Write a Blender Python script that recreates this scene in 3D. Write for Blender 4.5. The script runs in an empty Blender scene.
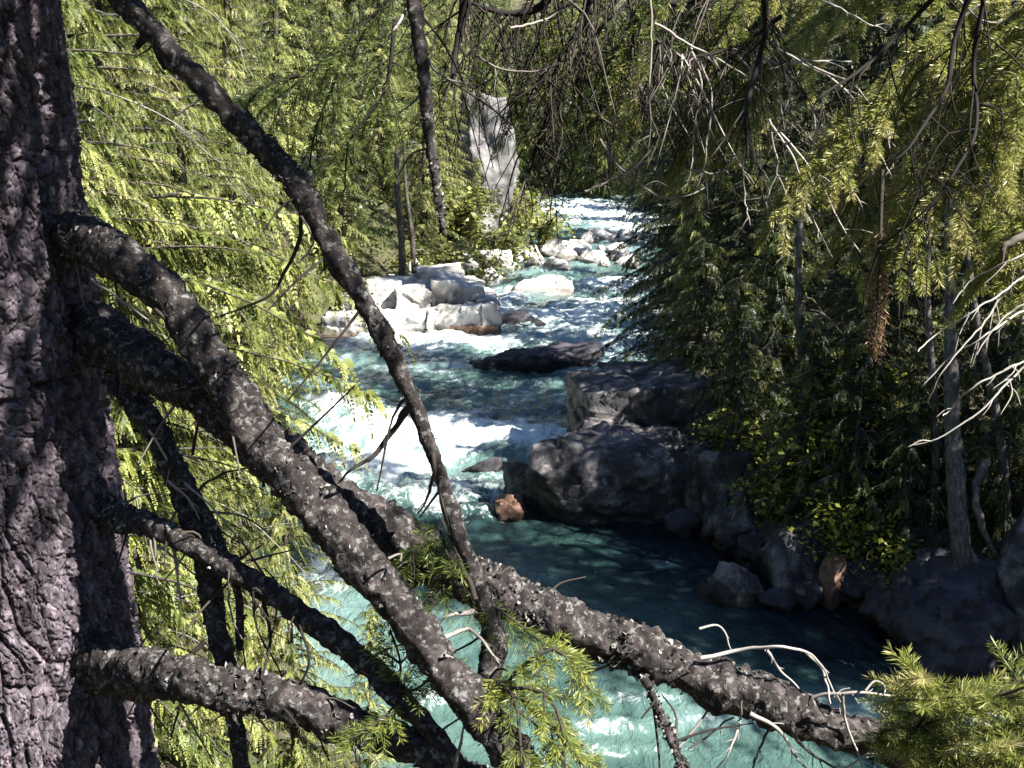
import bpy, bmesh, math, random
import numpy as np
from mathutils import Vector, Matrix

# ------------------------------------------------------------------ camera, sky, sun, exposure
S = bpy.context.scene
COL = S.collection
FPX = 1138.0
PITCH = math.radians(13.0)
CAMZ = 8.0
cam_d = bpy.data.cameras.new('camera'); cam = bpy.data.objects.new('camera', cam_d); COL.objects.link(cam)
cam_d.sensor_width = 36.0; cam_d.lens = FPX / 1024 * 36.0
cam_d.clip_start = 0.05; cam_d.clip_end = 2000
cam.location = (0, 0, CAMZ); cam.rotation_euler = (math.radians(90) - PITCH, 0, 0)
S.camera = cam

SUN = Vector((0.66, -0.40, 0.80)).normalized()
w = bpy.data.worlds.new('World'); S.world = w; w.use_nodes = True
wn = w.node_tree.nodes; wl = w.node_tree.links
sky = wn.new('ShaderNodeTexSky'); sky.sky_type = 'NISHITA'; sky.sun_disc = False
sky.ozone_density = 6.0; sky.dust_density = 0.5; sky.sun_elevation = math.asin(SUN.z); sky.sun_rotation = math.atan2(SUN.x, SUN.y)
wl.new(sky.outputs[0], wn['Background'].inputs['Color']); wn['Background'].inputs['Strength'].default_value = 0.05
sd = bpy.data.lights.new('sun', 'SUN'); so = bpy.data.objects.new('sun', sd); COL.objects.link(so)
sd.energy = 5.0; sd.angle = math.radians(0.5); sd.color = (1.0, 0.95, 0.86)
so.rotation_euler = SUN.to_track_quat('Z', 'Y').to_euler()
S.view_settings.view_transform = 'Standard'; S.view_settings.look = 'None'
S.view_settings.gamma = 1.0; S.view_settings.exposure = 2.0
S.render.engine = 'CYCLES'
S.cycles.max_bounces = 5; S.cycles.diffuse_bounces = 1; S.cycles.glossy_bounces = 2
S.cycles.transmission_bounces = 2; S.cycles.transparent_max_bounces = 4
S.cycles.caustics_reflective = False; S.cycles.caustics_refractive = False

# ------------------------------------------------------------------ camera-ray helpers (picture position -> place in the world)
CP, SP = math.cos(PITCH), math.sin(PITCH)
FWD = np.array([0, CP, -SP]); UP = np.array([0, SP, CP]); RT = np.array([1.0, 0, 0]); EYE = np.array([0, 0, CAMZ])
def ray(px, py): return FWD + RT * ((px - 512) / FPX) + UP * ((384 - py) / FPX)
def P(px, py, d): return EYE + ray(px, py) * d
def PY(px, py, Y):
    r = ray(px, py); return EYE + r * (Y / r[1])
def W(px, py, z=0.0):
    r = ray(px, py); return EYE + r * ((z - CAMZ) / r[2])

# ------------------------------------------------------------------ numpy noise
def _h(ix, iy, iz, s=0):
    n = (ix.astype(np.int64) * 374761393 + iy.astype(np.int64) * 668265263 + iz.astype(np.int64) * 2147483647 + s * 974711) & 0xffffffff
    n = ((n ^ (n >> 13)) * 1274126177) & 0xffffffff
    n = ((n ^ (n >> 16)) * 2246822519) & 0xffffffff
    return ((n ^ (n >> 15)) & 0xffffff) / float(0xffffff)
def vnoise(p, s=0):
    f = np.floor(p); t = p - f; t = t * t * (3 - 2 * t); i = f.astype(np.int64)
    x, y, z = i[:, 0], i[:, 1], i[:, 2]; r = 0
    for dx in (0, 1):
        wx = t[:, 0] if dx else 1 - t[:, 0]
        for dy in (0, 1):
            wy = t[:, 1] if dy else 1 - t[:, 1]
            for dz in (0, 1):
                wz = t[:, 2] if dz else 1 - t[:, 2]
                r = r + wx * wy * wz * _h(x + dx, y + dy, z + dz, s)
    return r * 2 - 1
def fbm(p, o=4, s=0, g=0.5):
    a, r, q = 1.0, 0, p
    for k in range(o):
        r = r + a * vnoise(q, s + k); q = q * 2.03 + 7.1; a *= g
    return r
def worley(p, s=0):
    f = np.floor(p).astype(np.int64); f1 = np.full(len(p), 9.0); f2 = np.full(len(p), 9.0); ident = np.zeros(len(p))
    for dx in (-1, 0, 1):
        for dy in (-1, 0, 1):
            for dz in (-1, 0, 1):
                c = f + np.array([dx, dy, dz])
                q = np.stack([_h(c[:, 0], c[:, 1], c[:, 2], s + k) for k in (11, 12, 13)], 1) + c
                d = np.sqrt(((q - p) ** 2).sum(1))
                m = d < f1
                ident = np.where(m, _h(c[:, 0], c[:, 1], c[:, 2], s + 99), ident)
                f2 = np.where(m, f1, np.minimum(f2, d)); f1 = np.where(m, d, f1)
    worley.ident = ident
    return f1, f2

# ------------------------------------------------------------------ mesh helpers
class Geo:
    def __init__(s): s.v = []; s.f = []; s.a = []; s.n = 0
    def add(s, V, F, var=0.5):
        V = np.asarray(V, dtype=np.float32); F = np.asarray(F, dtype=np.int32)
        s.v.append(V); s.f.append(F + s.n); s.n += len(V)
        s.a.append(np.broadcast_to(np.asarray(var, dtype=np.float32), (len(V),)))
    def arrays(s): return np.concatenate(s.v), np.concatenate(s.f), np.concatenate(s.a)
    def mesh(s, name, mat, smooth=False):
        V, F, A = s.arrays()
        me = bpy.data.meshes.new(name)
        me.vertices.add(len(V)); me.vertices.foreach_set('co', V.ravel())
        k = F.shape[1]
        me.loops.add(F.size); me.loops.foreach_set('vertex_index', F.ravel())
        me.polygons.add(len(F)); me.polygons.foreach_set('loop_start', np.arange(0, F.size, k, dtype=np.int32))
        if smooth: me.polygons.foreach_set('use_smooth', np.ones(len(F), dtype=bool))
        at = me.attributes.new('var', 'FLOAT', 'POINT'); at.data.foreach_set('value', np.ascontiguousarray(A))
        me.update(calc_edges=True); me.materials.append(mat)
        return me
def obj(name, data, parent=None):
    o = bpy.data.objects.new(name, data); COL.objects.link(o)
    if parent is not None: o.parent = parent
    return o
def tag(o, label, cat, group=None, kind=None):
    o['label'] = label
    if cat: o['category'] = cat
    if group: o['group'] = group
    if kind: o['kind'] = kind
    return o
def thing(name, label, cat, loc=(0, 0, 0), group=None):
    o = obj(name, None); o.location = loc; o.empty_display_size = 0.2
    return tag(o, label, cat, group)
def copy_tree(o, parent=None):
    c = o.copy(); COL.objects.link(c); c.parent = parent
    for ch in list(o.children): copy_tree(ch, c)
    return c
def norm(v): return v / np.maximum(np.linalg.norm(v, axis=-1, keepdims=True), 1e-9)

def spline(pts, n):
    p = np.asarray(pts, float); k = len(p)
    q = np.vstack([2 * p[0] - p[1], p, 2 * p[-1] - p[-2]])
    d = np.linalg.norm(np.diff(p[:, :3], axis=0), axis=1); cum = np.concatenate([[0], np.cumsum(d)])
    u = np.interp(np.linspace(0, cum[-1], n), cum, np.arange(k)); i = np.minimum(u.astype(int), k - 2); t = (u - i)[:, None]
    a, b, c, e = q[i], q[i + 1], q[i + 2], q[i + 3]
    return 0.5 * (2 * b + (c - a) * t + (2 * a - 5 * b + 4 * c - e) * t ** 2 + (3 * b - a - 3 * c + e) * t ** 3)
def frames(C):
    T = norm(np.gradient(C, axis=0)); ref = np.array([0.31, 0.2, 0.93])
    A = norm(np.cross(T, ref)); B = np.cross(T, A)
    return T, A, B
def tube(g, C, R, sides=6, var=0.5, rough=0.0, nscale=40, seed=0, cap=True):
    C = np.asarray(C, float); R = np.broadcast_to(np.asarray(R, float), (len(C),))
    T, A, B = frames(C); th = np.linspace(0, 2 * np.pi, sides, endpoint=False)
    D = A[:, None] * np.cos(th)[None, :, None] + B[:, None] * np.sin(th)[None, :, None]
    rr = np.repeat(R[:, None], sides, 1)
    V = C[:, None] + D * rr[..., None]
    if rough:
        q = V.reshape(-1, 3) * nscale
        nz = fbm(q, 3, seed) .reshape(len(C), sides)
        V = C[:, None] + D * (rr * (1 + rough * nz))[..., None]
    n = len(C)
    i = np.arange(n - 1)[:, None] * sides; j = np.arange(sides)[None]; j2 = (j + 1) % sides
    F = np.stack([i + j, i + j2, i + sides + j2, i + sides + j], -1).reshape(-1, 4)
    V = V.reshape(-1, 3)
    if cap:
        V = np.vstack([V, C[-1] + T[-1] * R[-1] * 0.5]); e = len(V) - 1; b = (n - 1) * sides
        ff = [[b + a, b + (a + 1) % sides, e, e] for a in range(0, sides)]
        # quads with a doubled tip are avoided: pair the fan up
        ff = [[b + a, b + (a + 1) % sides, b + (a + 2) % sides, e] for a in range(0, sides - 1, 2)]
        F = np.vstack([F, ff])
    g.add(V, F, var)
def twig(g, pts, r0, r1, n=14, sides=5, var=0.5, wob=0.0, seed=0):
    C = spline(pts, n)
    if wob: C = C + np.stack([vnoise(C * 9, seed + k) + .45 * vnoise(C * 38, seed + k + 5) for k in range(3)], 1) * wob
    tube(g, C, np.linspace(r0, r1, n), sides, var)
    return C
def fork(g, C, d, v, seed, k=1.0):
    rs = np.random.RandomState(seed); L = np.linalg.norm(C[-1] - C[0]); T = norm(np.gradient(C, axis=0))
    for j in range(rs.randint(2, 6)):
        i = rs.randint(5, len(C) - 2); e = norm(T[i] * .8 + rs.normal(size=3) * .55 + np.array([0, 0, -.25])); l = L * rs.uniform(.08, .3) * k
        twig(g, [C[i], C[i] + e * l * .5 + rs.normal(size=3) * .05 * l, C[i] + e * l + np.array([0, 0, -.12 * l])], .7 / 1138 * d, .35 / 1138 * d, 9, 4, v)
def quads(base, d, side, L, Wd, mid=0.5):
    L = np.asarray(L)[..., None] if np.ndim(L) else L; Wd = np.asarray(Wd)[..., None] if np.ndim(Wd) else Wd
    m = base + d * L * mid
    V = np.stack([base, m + side * Wd * 0.5, base + d * L, m - side * Wd * 0.5], 1).reshape(-1, 3)
    return V, np.arange(len(V)).reshape(-1, 4)

# ------------------------------------------------------------------ materials
def mat(name):
    m = bpy.data.materials.new(name); m.use_nodes = True
    nt = m.node_tree; b = nt.nodes['Principled BSDF']; return m, nt, b
def nd(nt, t, **k):
    n = nt.nodes.new(t)
    for a, v in k.items():
        if a in n.inputs: n.inputs[a].default_value = v
        else: setattr(n, a, v)
    return n
def ramp(nt, src, stops, interp='LINEAR'):
    r = nt.nodes.new('ShaderNodeValToRGB'); r.color_ramp.interpolation = interp
    e = r.color_ramp.elements
    while len(e) < len(stops): e.new(0.5)
    for i, (p, c) in enumerate(stops): e[i].position = p; e[i].color = (*c, 1) if len(c) == 3 else c
    nt.links.new(src, r.inputs[0]); return r
def coords(nt): return nt.nodes.new('ShaderNodeNewGeometry').outputs['Position']
def bump(nt, b, src, strength=0.5, dist=0.01):
    n = nd(nt, 'ShaderNodeBump'); n.inputs['Strength'].default_value = strength; n.inputs['Distance'].default_value = dist
    nt.links.new(src, n.inputs['Height']); nt.links.new(n.outputs[0], b.inputs['Normal']); return n

def leaf_mat(name, stops, trans=0.35, rough=0.45, spec=0.4):
    m, nt, b = mat(name); a = nd(nt, 'ShaderNodeAttribute', attribute_name='var')
    oi = nt.nodes.new('ShaderNodeObjectInfo')
    r = ramp(nt, a.outputs['Fac'], stops)
    hs = nd(nt, 'ShaderNodeHueSaturation'); mp = nd(nt, 'ShaderNodeMapRange')
    mp.inputs[3].default_value = 0.8; mp.inputs[4].default_value = 1.25
    nt.links.new(oi.outputs['Random'], mp.inputs[0]); nt.links.new(mp.outputs[0], hs.inputs['Value'])
    nt.links.new(r.outputs[0], hs.inputs['Color'])
    nt.links.new(hs.outputs[0], b.inputs['Base Color']); b.inputs['Roughness'].default_value = rough
    b.inputs['Specular IOR Level'].default_value = spec
    t = nd(nt, 'ShaderNodeBsdfTranslucent'); nt.links.new(hs.outputs[0], t.inputs['Color'])
    mx = nd(nt, 'ShaderNodeMixShader'); mx.inputs[0].default_value = trans
    nt.links.new(b.outputs[0], mx.inputs[1]); nt.links.new(t.outputs[0], mx.inputs[2])
    nt.links.new(mx.outputs[0], nt.nodes['Material Output'].inputs['Surface'])
    return m
def bark_mat(name, dark, mid, light, scale=30, lichen=0.0, bstr=0.6, bdist=0.008, zs=0.4):
    m, nt, b = mat(name); p = coords(nt)
    mp = nd(nt, 'ShaderNodeMapping'); mp.inputs['Scale'].default_value = (1, 1, zs); nt.links.new(p, mp.inputs[0])
    n = nd(nt, 'ShaderNodeTexNoise', Scale=scale, Detail=6.0, Roughness=0.65); nt.links.new(mp.outputs[0], n.inputs['Vector'])
    v = nd(nt, 'ShaderNodeTexVoronoi', Scale=scale * 0.7); nt.links.new(mp.outputs[0], v.inputs['Vector'])
    r = ramp(nt, n.outputs[0], [(0.3, dark), (0.5, mid), (0.72, light)])
    out = r.outputs[0]
    if lichen:
        n2 = nd(nt, 'ShaderNodeTexNoise', Scale=scale * 1.6, Detail=5.0, Roughness=0.7); nt.links.new(p, n2.inputs['Vector'])
        r2 = ramp(nt, n2.outputs[0], [(0.54, (0, 0, 0)), (0.62, (1, 1, 1))])
        mx = nd(nt, 'ShaderNodeMix', data_type='RGBA'); mu = nd(nt, 'ShaderNodeMath', operation='MULTIPLY'); mu.inputs[1].default_value = lichen
        nt.links.new(r2.outputs[0], mu.inputs[0]); nt.links.new(mu.outputs[0], mx.inputs['Factor'])
        nt.links.new(out, mx.inputs['A']); mx.inputs['B'].default_value = (0.42, 0.42, 0.40, 1); out = mx.outputs['Result']
    nt.links.new(out, b.inputs['Base Color']); b.inputs['Roughness'].default_value = 0.9; b.inputs['Specular IOR Level'].default_value = 0.2
    ad = nd(nt, 'ShaderNodeMath', operation='ADD'); nt.links.new(n.outputs[0], ad.inputs[0]); nt.links.new(v.outputs['Distance'], ad.inputs[1])
    bump(nt, b, ad.outputs[0], bstr, bdist)
    return m
def attr_mat(name, stops, rough=0.85):
    m, nt, b = mat(name); a = nd(nt, 'ShaderNodeAttribute', attribute_name='var')
    r = ramp(nt, a.outputs['Fac'], stops); nt.links.new(r.outputs[0], b.inputs['Base Color']); b.inputs['Roughness'].default_value = rough
    b.inputs['Specular IOR Level'].default_value = 0.25
    return m
def rock_mat(name, dark, mid, light, scale=2.5, bstr=0.7):
    m, nt, b = mat(name); p = coords(nt)
    n = nd(nt, 'ShaderNodeTexNoise', Scale=scale, Detail=8.0, Roughness=0.62); nt.links.new(p, n.inputs['Vector'])
    n2 = nd(nt, 'ShaderNodeTexNoise', Scale=scale * 14, Detail=4.0, Roughness=0.7); nt.links.new(p, n2.inputs['Vector'])
    ad = nd(nt, 'ShaderNodeMath', operation='MULTIPLY_ADD'); ad.inputs[1].default_value = 0.35
    nt.links.new(n2.outputs[0], ad.inputs[0]); nt.links.new(n.outputs[0], ad.inputs[2])
    r = ramp(nt, ad.outputs[0], [(0.48, dark), (0.66, mid), (0.86, light)])
    # wet band just above the waterline
    sx = nd(nt, 'ShaderNodeSeparateXYZ'); nt.links.new(p, sx.inputs[0]); wz_ = nd(nt, 'ShaderNodeMath', operation='MULTIPLY_ADD'); wz_.inputs[1].default_value = -0.5; nt.links.new(n.outputs[0], wz_.inputs[0]); nt.links.new(sx.outputs['Z'], wz_.inputs[2])
    wr = ramp(nt, wz_.outputs[0], [(0.0, (.4, .38, .36)), (0.08, (1, 1, 1))]); wm = nd(nt, 'ShaderNodeMix', data_type='RGBA', blend_type='MULTIPLY'); wm.inputs['Factor'].default_value = 1.0
    nt.links.new(r.outputs[0], wm.inputs['A']); nt.links.new(wr.outputs[0], wm.inputs['B']); nt.links.new(wm.outputs['Result'], b.inputs['Base Color']); b.inputs['Roughness'].default_value = 0.7
    bump(nt, b, ad.outputs[0], bstr, 0.08)
    return m

M = {}
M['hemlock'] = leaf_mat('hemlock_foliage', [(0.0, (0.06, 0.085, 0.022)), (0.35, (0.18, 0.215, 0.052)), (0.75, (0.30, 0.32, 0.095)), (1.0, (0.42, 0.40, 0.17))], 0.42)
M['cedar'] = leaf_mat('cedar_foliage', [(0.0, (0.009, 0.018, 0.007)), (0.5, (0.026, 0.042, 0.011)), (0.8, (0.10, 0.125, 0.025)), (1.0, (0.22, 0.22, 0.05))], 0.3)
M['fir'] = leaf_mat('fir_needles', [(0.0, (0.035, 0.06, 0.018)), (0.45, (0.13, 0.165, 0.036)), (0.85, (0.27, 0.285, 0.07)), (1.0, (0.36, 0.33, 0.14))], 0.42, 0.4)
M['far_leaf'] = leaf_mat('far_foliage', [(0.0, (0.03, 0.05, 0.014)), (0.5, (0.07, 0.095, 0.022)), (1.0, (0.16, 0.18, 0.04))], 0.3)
M['maple'] = leaf_mat('maple_leaves', [(0.0, (0.08, 0.11, 0.015)), (0.5, (0.24, 0.28, 0.04)), (1.0, (0.42, 0.44, 0.07))], 0.45)
M['bush'] = leaf_mat('bush_leaves', [(0.0, (0.07, 0.09, 0.02)), (0.5, (0.17, 0.19, 0.045)), (1.0, (0.32, 0.31, 0.08))], 0.35)
M['brown_needles'] = leaf_mat('brown_needles', [(0.0, (0.06, 0.035, 0.022)), (1.0, (0.26, 0.16, 0.09))], 0.3)
M['bark'] = bark_mat('fir_bark', (0.012, 0.010, 0.013), (0.085, 0.07, 0.085), (0.27, 0.23, 0.25), 34, 0.0, 1.0, 0.012)
M['plate_bark'] = bark_mat('plate_bark', (0.016, 0.014, 0.017), (0.072, 0.063, 0.073), (0.20, 0.175, 0.195), 60, 0.0, 0.8, 0.006)
_m = M['plate_bark']; _nt = _m.node_tree; _b = _nt.nodes['Principled BSDF']; _l = _b.inputs['Base Color'].links[0].from_socket
_a = nd(_nt, 'ShaderNodeAttribute', attribute_name='var'); _r = ramp(_nt, _a.outputs['Fac'], [(0.15, (0.45, 0.40, 0.42)), (0.5, (0.9, 0.86, 0.9)), (0.8, (1.5, 1.4, 1.45))])
_x = nd(_nt, 'ShaderNodeMix', data_type='RGBA', blend_type='MULTIPLY'); _x.inputs['Factor'].default_value = 1.0
_nt.links.new(_l, _x.inputs['A']); _nt.links.new(_r.outputs[0], _x.inputs['B']); _nt.links.new(_x.outputs['Result'], _b.inputs['Base Color'])
M['limb_bark'] = bark_mat('limb_bark', (0.006, 0.005, 0.005), (0.022, 0.018, 0.018), (0.08, 0.068, 0.066), 38, 0.28, 1.0, 0.008, 1.0)
M['tree_bark'] = bark_mat('grey_bark', (0.014, 0.011, 0.010), (0.05, 0.042, 0.038), (0.13, 0.11, 0.10), 18, 0.2, 0.6, 0.01)
M['pale_bark'] = bark_mat('weathered_wood', (0.03, 0.027, 0.025), (0.085, 0.078, 0.074), (0.2, 0.19, 0.18), 20, 0.0, 0.5, 0.006)
M['dead'] = attr_mat('dead_twig_wood', [(0.0, (0.008, 0.006, 0.006)), (0.35, (0.045, 0.036, 0.03)), (0.7, (0.17, 0.15, 0.135)), (1.0, (0.32, 0.30, 0.28))])
M['lichen'] = attr_mat('crusty_lichen', [(0.0, (0.012, 0.010, 0.010)), (0.5, (0.05, 0.045, 0.042)), (0.75, (0.19, 0.18, 0.17)), (1.0, (0.36, 0.35, 0.33))])
M['raw'] = bark_mat('rubbed_wood', (0.12, 0.06, 0.03), (0.24, 0.13, 0.075), (0.36, 0.22, 0.13), 40, 0.0, 0.4, 0.004, 0.3)
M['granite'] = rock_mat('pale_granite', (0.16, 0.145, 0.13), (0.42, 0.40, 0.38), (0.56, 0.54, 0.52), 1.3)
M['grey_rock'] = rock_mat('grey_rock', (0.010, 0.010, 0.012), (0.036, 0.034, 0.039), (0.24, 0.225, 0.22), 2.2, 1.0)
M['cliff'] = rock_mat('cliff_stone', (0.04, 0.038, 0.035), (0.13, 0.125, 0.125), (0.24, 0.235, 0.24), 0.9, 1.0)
M['dark_rock'] = rock_mat('wet_dark_rock', (0.010, 0.010, 0.014), (0.028, 0.026, 0.036), (0.075, 0.066, 0.078), 2.2)  # dark bluish tone of rock in shade, put into the base colour
M['rust_rock'] = rock_mat('rusty_rock', (0.07, 0.038, 0.027), (0.17, 0.09, 0.06), (0.30, 0.21, 0.155), 2.5)

# ground
m, nt, b = mat('forest_soil'); p = coords(nt)
n = nd(nt, 'ShaderNodeTexNoise', Scale=0.9, Detail=9.0, Roughness=0.7); nt.links.new(p, n.inputs['Vector'])
n2 = nd(nt, 'ShaderNodeTexNoise', Scale=9.0, Detail=6.0, Roughness=0.7); nt.links.new(p, n2.inputs['Vector'])
ad = nd(nt, 'ShaderNodeMath', operation='MULTIPLY_ADD'); ad.inputs[1].default_value = 0.5
nt.links.new(n2.outputs[0], ad.inputs[0]); nt.links.new(n.outputs[0], ad.inputs[2])
r = ramp(nt, ad.outputs[0], [(0.5, (0.018, 0.014, 0.010)), (0.68, (0.055, 0.042, 0.026)), (0.8, (0.06, 0.07, 0.022)), (0.95, (0.16, 0.13, 0.10))])
nt.links.new(r.outputs[0], b.inputs['Base Color']); b.inputs['Roughness'].default_value = 0.95; bump(nt, b, ad.outputs[0], 1.0, 0.12); M['soil'] = m
# water
m, nt, b = mat('glacial_water'); p = coords(nt)
a = nd(nt, 'ShaderNodeAttribute', attribute_name='foam'); a2 = nd(nt, 'ShaderNodeAttribute', attribute_name='var')
mp = nd(nt, 'ShaderNodeMapping'); mp.inputs['Scale'].default_value = (1.0, 0.55, 1.0); nt.links.new(p, mp.inputs[0])
n = nd(nt, 'ShaderNodeTexNoise', Scale=4.2, Detail=6.0, Roughness=0.62, Distortion=0.5); nt.links.new(mp.outputs[0], n.inputs['Vector'])
n2 = nd(nt, 'ShaderNodeTexNoise', Scale=4.5, Detail=9.0, Roughness=0.72, Distortion=1.5); nt.links.new(mp.outputs[0], n2.inputs['Vector'])
r = ramp(nt, a2.outputs['Fac'], [(0.0, (0.006, 0.014, 0.020)), (0.4, (0.03, 0.066, 0.06)), (0.65, (0.085, 0.15, 0.135)), (1.0, (0.20, 0.30, 0.31))])  # dark stop carries pool shade, pale stop aerated water plus painted sky reflection
# foam = smoothstep(foam attr + noise)
ad = nd(nt, 'ShaderNodeMath', operation='ADD'); nt.links.new(a.outputs['Fac'], ad.inputs[0])
sb = nd(nt, 'ShaderNodeMath', operation='MULTIPLY_ADD'); sb.inputs[1].default_value = 1.5; sb.inputs[2].default_value = -0.75
nt.links.new(n2.outputs[0], sb.inputs[0]); nt.links.new(sb.outputs[0], ad.inputs[1]); sb.inputs[1].default_value = 2.4; sb.inputs[2].default_value = -1.2
fr = ramp(nt, ad.outputs[0], [(0.36, (0, 0, 0)), (0.9, (1, 1, 1))])
mx = nd(nt, 'ShaderNodeMix', data_type='RGBA'); nt.links.new(fr.outputs[0], mx.inputs['Factor'])
nt.links.new(r.outputs[0], mx.inputs['A']); mx.inputs['B'].default_value = (0.74, 0.80, 0.80, 1)
nt.links.new(mx.outputs['Result'], b.inputs['Base Color'])
rr = nd(nt, 'ShaderNodeMapRange'); rr.inputs[3].default_value = 0.10; rr.inputs[4].default_value = 0.6
nt.links.new(fr.outputs[0], rr.inputs[0]); nt.links.new(rr.outputs[0], b.inputs['Roughness']); b.inputs['IOR'].default_value = 1.33
bump(nt, b, n.outputs[0], 1.0, 0.12); M['water'] = m

# ------------------------------------------------------------------ river outline and terrain
LEFT = [(24, -3), (9, 4), (5, 8.0), (2.5, 9.8), (0, 10.6), (-1.4, 12.3), (-2.7, 15)] + [tuple(W(*q)[:2]) for q in ((285, 600), (262, 540), (270, 450), (285, 390), (318, 342), (345, 330), (470, 312), (472, 298), (488, 288), (520, 268), (510, 240), (495, 208))] + [(-4, 122), (-12, 140)]
RIGHT = [(25, 145), (18, 118)] + [tuple(W(*q)[:2]) for q in ((690, 207), (665, 240), (690, 300), (705, 345), (700, 380), (680, 430), (650, 480), (660, 520), (710, 550), (790, 592), (880, 622), (960, 655), (1045, 690))] + [(9.0, 12.8), (14, 9.0), (28, 4)]
POLY = np.array(LEFT + RIGHT)
def sdist(X, Y):
    p = np.stack([np.ravel(X), np.ravel(Y)], 1); d = np.full(len(p), 1e9); ins = np.zeros(len(p), bool)
    for i in range(len(POLY)):
        a, b_ = POLY[i], POLY[(i + 1) % len(POLY)]; e = b_ - a
        t = np.clip(((p - a) @ e) / (e @ e), 0, 1); d = np.minimum(d, np.hypot(*(p - a - t[:, None] * e).T))
        c = (a[1] > p[:, 1]) != (b_[1] > p[:, 1])
        with np.errstate(divide='ignore', invalid='ignore'):
            x = a[0] + (p[:, 1] - a[1]) * e[0] / (e[1] if e[1] else 1e-9)
        ins ^= c & (p[:, 0] < x)
    return np.where(ins, -d, d).reshape(np.shape(X))
def hgt(X, Y):
    X = np.asarray(X, float); Y = np.asarray(Y, float); s = sdist(X, Y)
    z = np.where(s < 0, -np.minimum(0.25 + 0.25 * -s, 1.4), 6.2 * (1 - np.exp(-s / 6.5)) - 0.25 * np.exp(-s * 2))
    z = z + np.where(s > 14, (s - 14) * 0.42, 0)
    q = np.stack([X.ravel(), Y.ravel(), 0 * X.ravel()], 1)
    z = z + np.clip(s, 0, 4).reshape(X.shape) * 0.13 * fbm(q * 0.55, 5, 3).reshape(X.shape)
    return z
def gz(x, y): return float(hgt(np.array([x]), np.array([y]))[0])
_T = np.arange(8, 130, 0.06)
def hit(px, py):
    r = ray(px, py); p = EYE + r * _T[:, None]; z = np.maximum(hgt(p[:, 0], p[:, 1]), 0.0); k = np.argmax(p[:, 2] < z); return p[k]
def axis(a, b_, c0, fine, g=1.06):
    out = list(np.arange(c0[0], c0[1], fine)); st = fine
    x = c0[1]
    while x < b_: out.append(x); st *= g; x += st
    st = fine; x = c0[0] - fine
    while x > a: out.insert(0, x); st *= g; x -= st
    return np.array(out)
gx = axis(-170, 170, (-14, 14), 0.3); gy = axis(-60, 330, (-2, 60), 0.35, 1.05)
GX, GY = np.meshgrid(gx, gy); Z = hgt(GX, GY)
def grid_geo(X, Y, Zz, var=0.5):
    g = Geo(); h, w_ = X.shape; i = np.arange(h - 1)[:, None] * w_ + np.arange(w_ - 1)[None]
    g.add(np.stack([X, Y, Zz], -1).reshape(-1, 3), np.stack([i, i + 1, i + w_ + 1, i + w_], -1).reshape(-1, 4), var); return g
o = obj('ground', grid_geo(GX, GY, Z).mesh('ground', M['soil'], True)); tag(o, 'brown forest floor sloping down to the river on both banks', 'ground', kind='structure')

# water sheet: waves grow in the rapids, foam where the water breaks
wx = axis(-30, 45, (-9, 11), 0.09, 1.12); wy = []
y = 7.0
while y < 150: wy.append(y); y += 0.07 + max(0, (y - 14)) * 0.0042
wy = np.array(wy); WX, WY = np.meshgrid(wx, wy)
FOAM = [(570, 213, 75, 10, 1.0), (640, 226, 40, 14, .8), (625, 285, 50, 6, 1.0), (520, 292, 40, 5, .35), (560, 318, 70, 9, .75), (610, 310, 50, 10, .9), (505, 303, 25, 7, .7),
        (450, 343, 90, 7, .9), (560, 335, 60, 7, .6), (430, 368, 40, 6, .35), (620, 352, 25, 8, .7), (480, 440, 95, 15, 1.1), (400, 440, 65, 20, .95), (530, 446, 50, 7, .7), (345, 408, 35, 10, .9),
        (370, 470, 55, 22, .95), (330, 500, 40, 30, .8), (430, 500, 45, 18, .7), (500, 488, 30, 12, .6), (470, 515, 60, 9, .45), (560, 398, 40, 6, .35), (570, 440, 25, 20, .35),
        (330, 570, 28, 30, .8), (385, 575, 30, 14, .5), (520, 385, 60, 5, .25), (600, 728, 50, 9, .42), (640, 698, 40, 6, .5), (700, 722, 50, 8, .35), (440, 700, 30, 10, .45), (610, 752, 60, 7, .34), (860, 664, 60, 5, .2), (520, 575, 40, 8, .2)]
# picture -> water-plane map of every vertex, to place the rapids where they lie on the river
fm = np.zeros(WX.shape); V3 = np.stack([WX, WY, 0 * WX - CAMZ], -1); dep = V3 @ FWD
U = 512 + FPX * (V3 @ RT) / dep; Vv = 384 - FPX * (V3 @ UP) / dep
for (a, b_, ra, rb, k) in FOAM: fm = np.maximum(fm, k * np.exp(-(((U - a) / ra) ** 2 + ((Vv - b_) / rb) ** 2) * 0.8))
q = np.stack([WX.ravel(), WY.ravel() * 0.8, 0 * WX.ravel()], 1)
turb = np.interp(WY, [7, 15, 18, 23, 26, 60, 110], [0.3, 0.42, 0.75, 1.0, 1.2, 1.3, 1.6]) * np.clip(-sdist(WX, WY) / 0.8, 0.25, 1)
turb = turb * np.clip(1.15 - np.clip((WX - 0.5) / 3, 0, 1) * np.clip((23 - WY) / 3, 0, 1) * 0.45, 0.2, 2)
wave = fbm(q * 0.8, 3, 21).reshape(WX.shape) * 0.085 + (1 - np.abs(fbm(q * 2.1, 3, 31))).reshape(WX.shape) * 0.05 + fbm(q * np.array([4.2, 6, 1]), 3, 41).reshape(WX.shape) * 0.034
big = fbm(q * np.array([0.28, 0.5, 1]), 3, 51).reshape(WX.shape)
wz = wave * turb + fm * 0.16 * (0.6 + turb) * (0.7 + 0.6 * fbm(q * 1.3, 2, 77).reshape(WX.shape)) + big * 0.05 * turb
streak = fbm(q * np.array([2.6, 1.1, 1]) + big.reshape(-1, 1) * 1.5, 4, 61).reshape(WX.shape)
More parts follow.
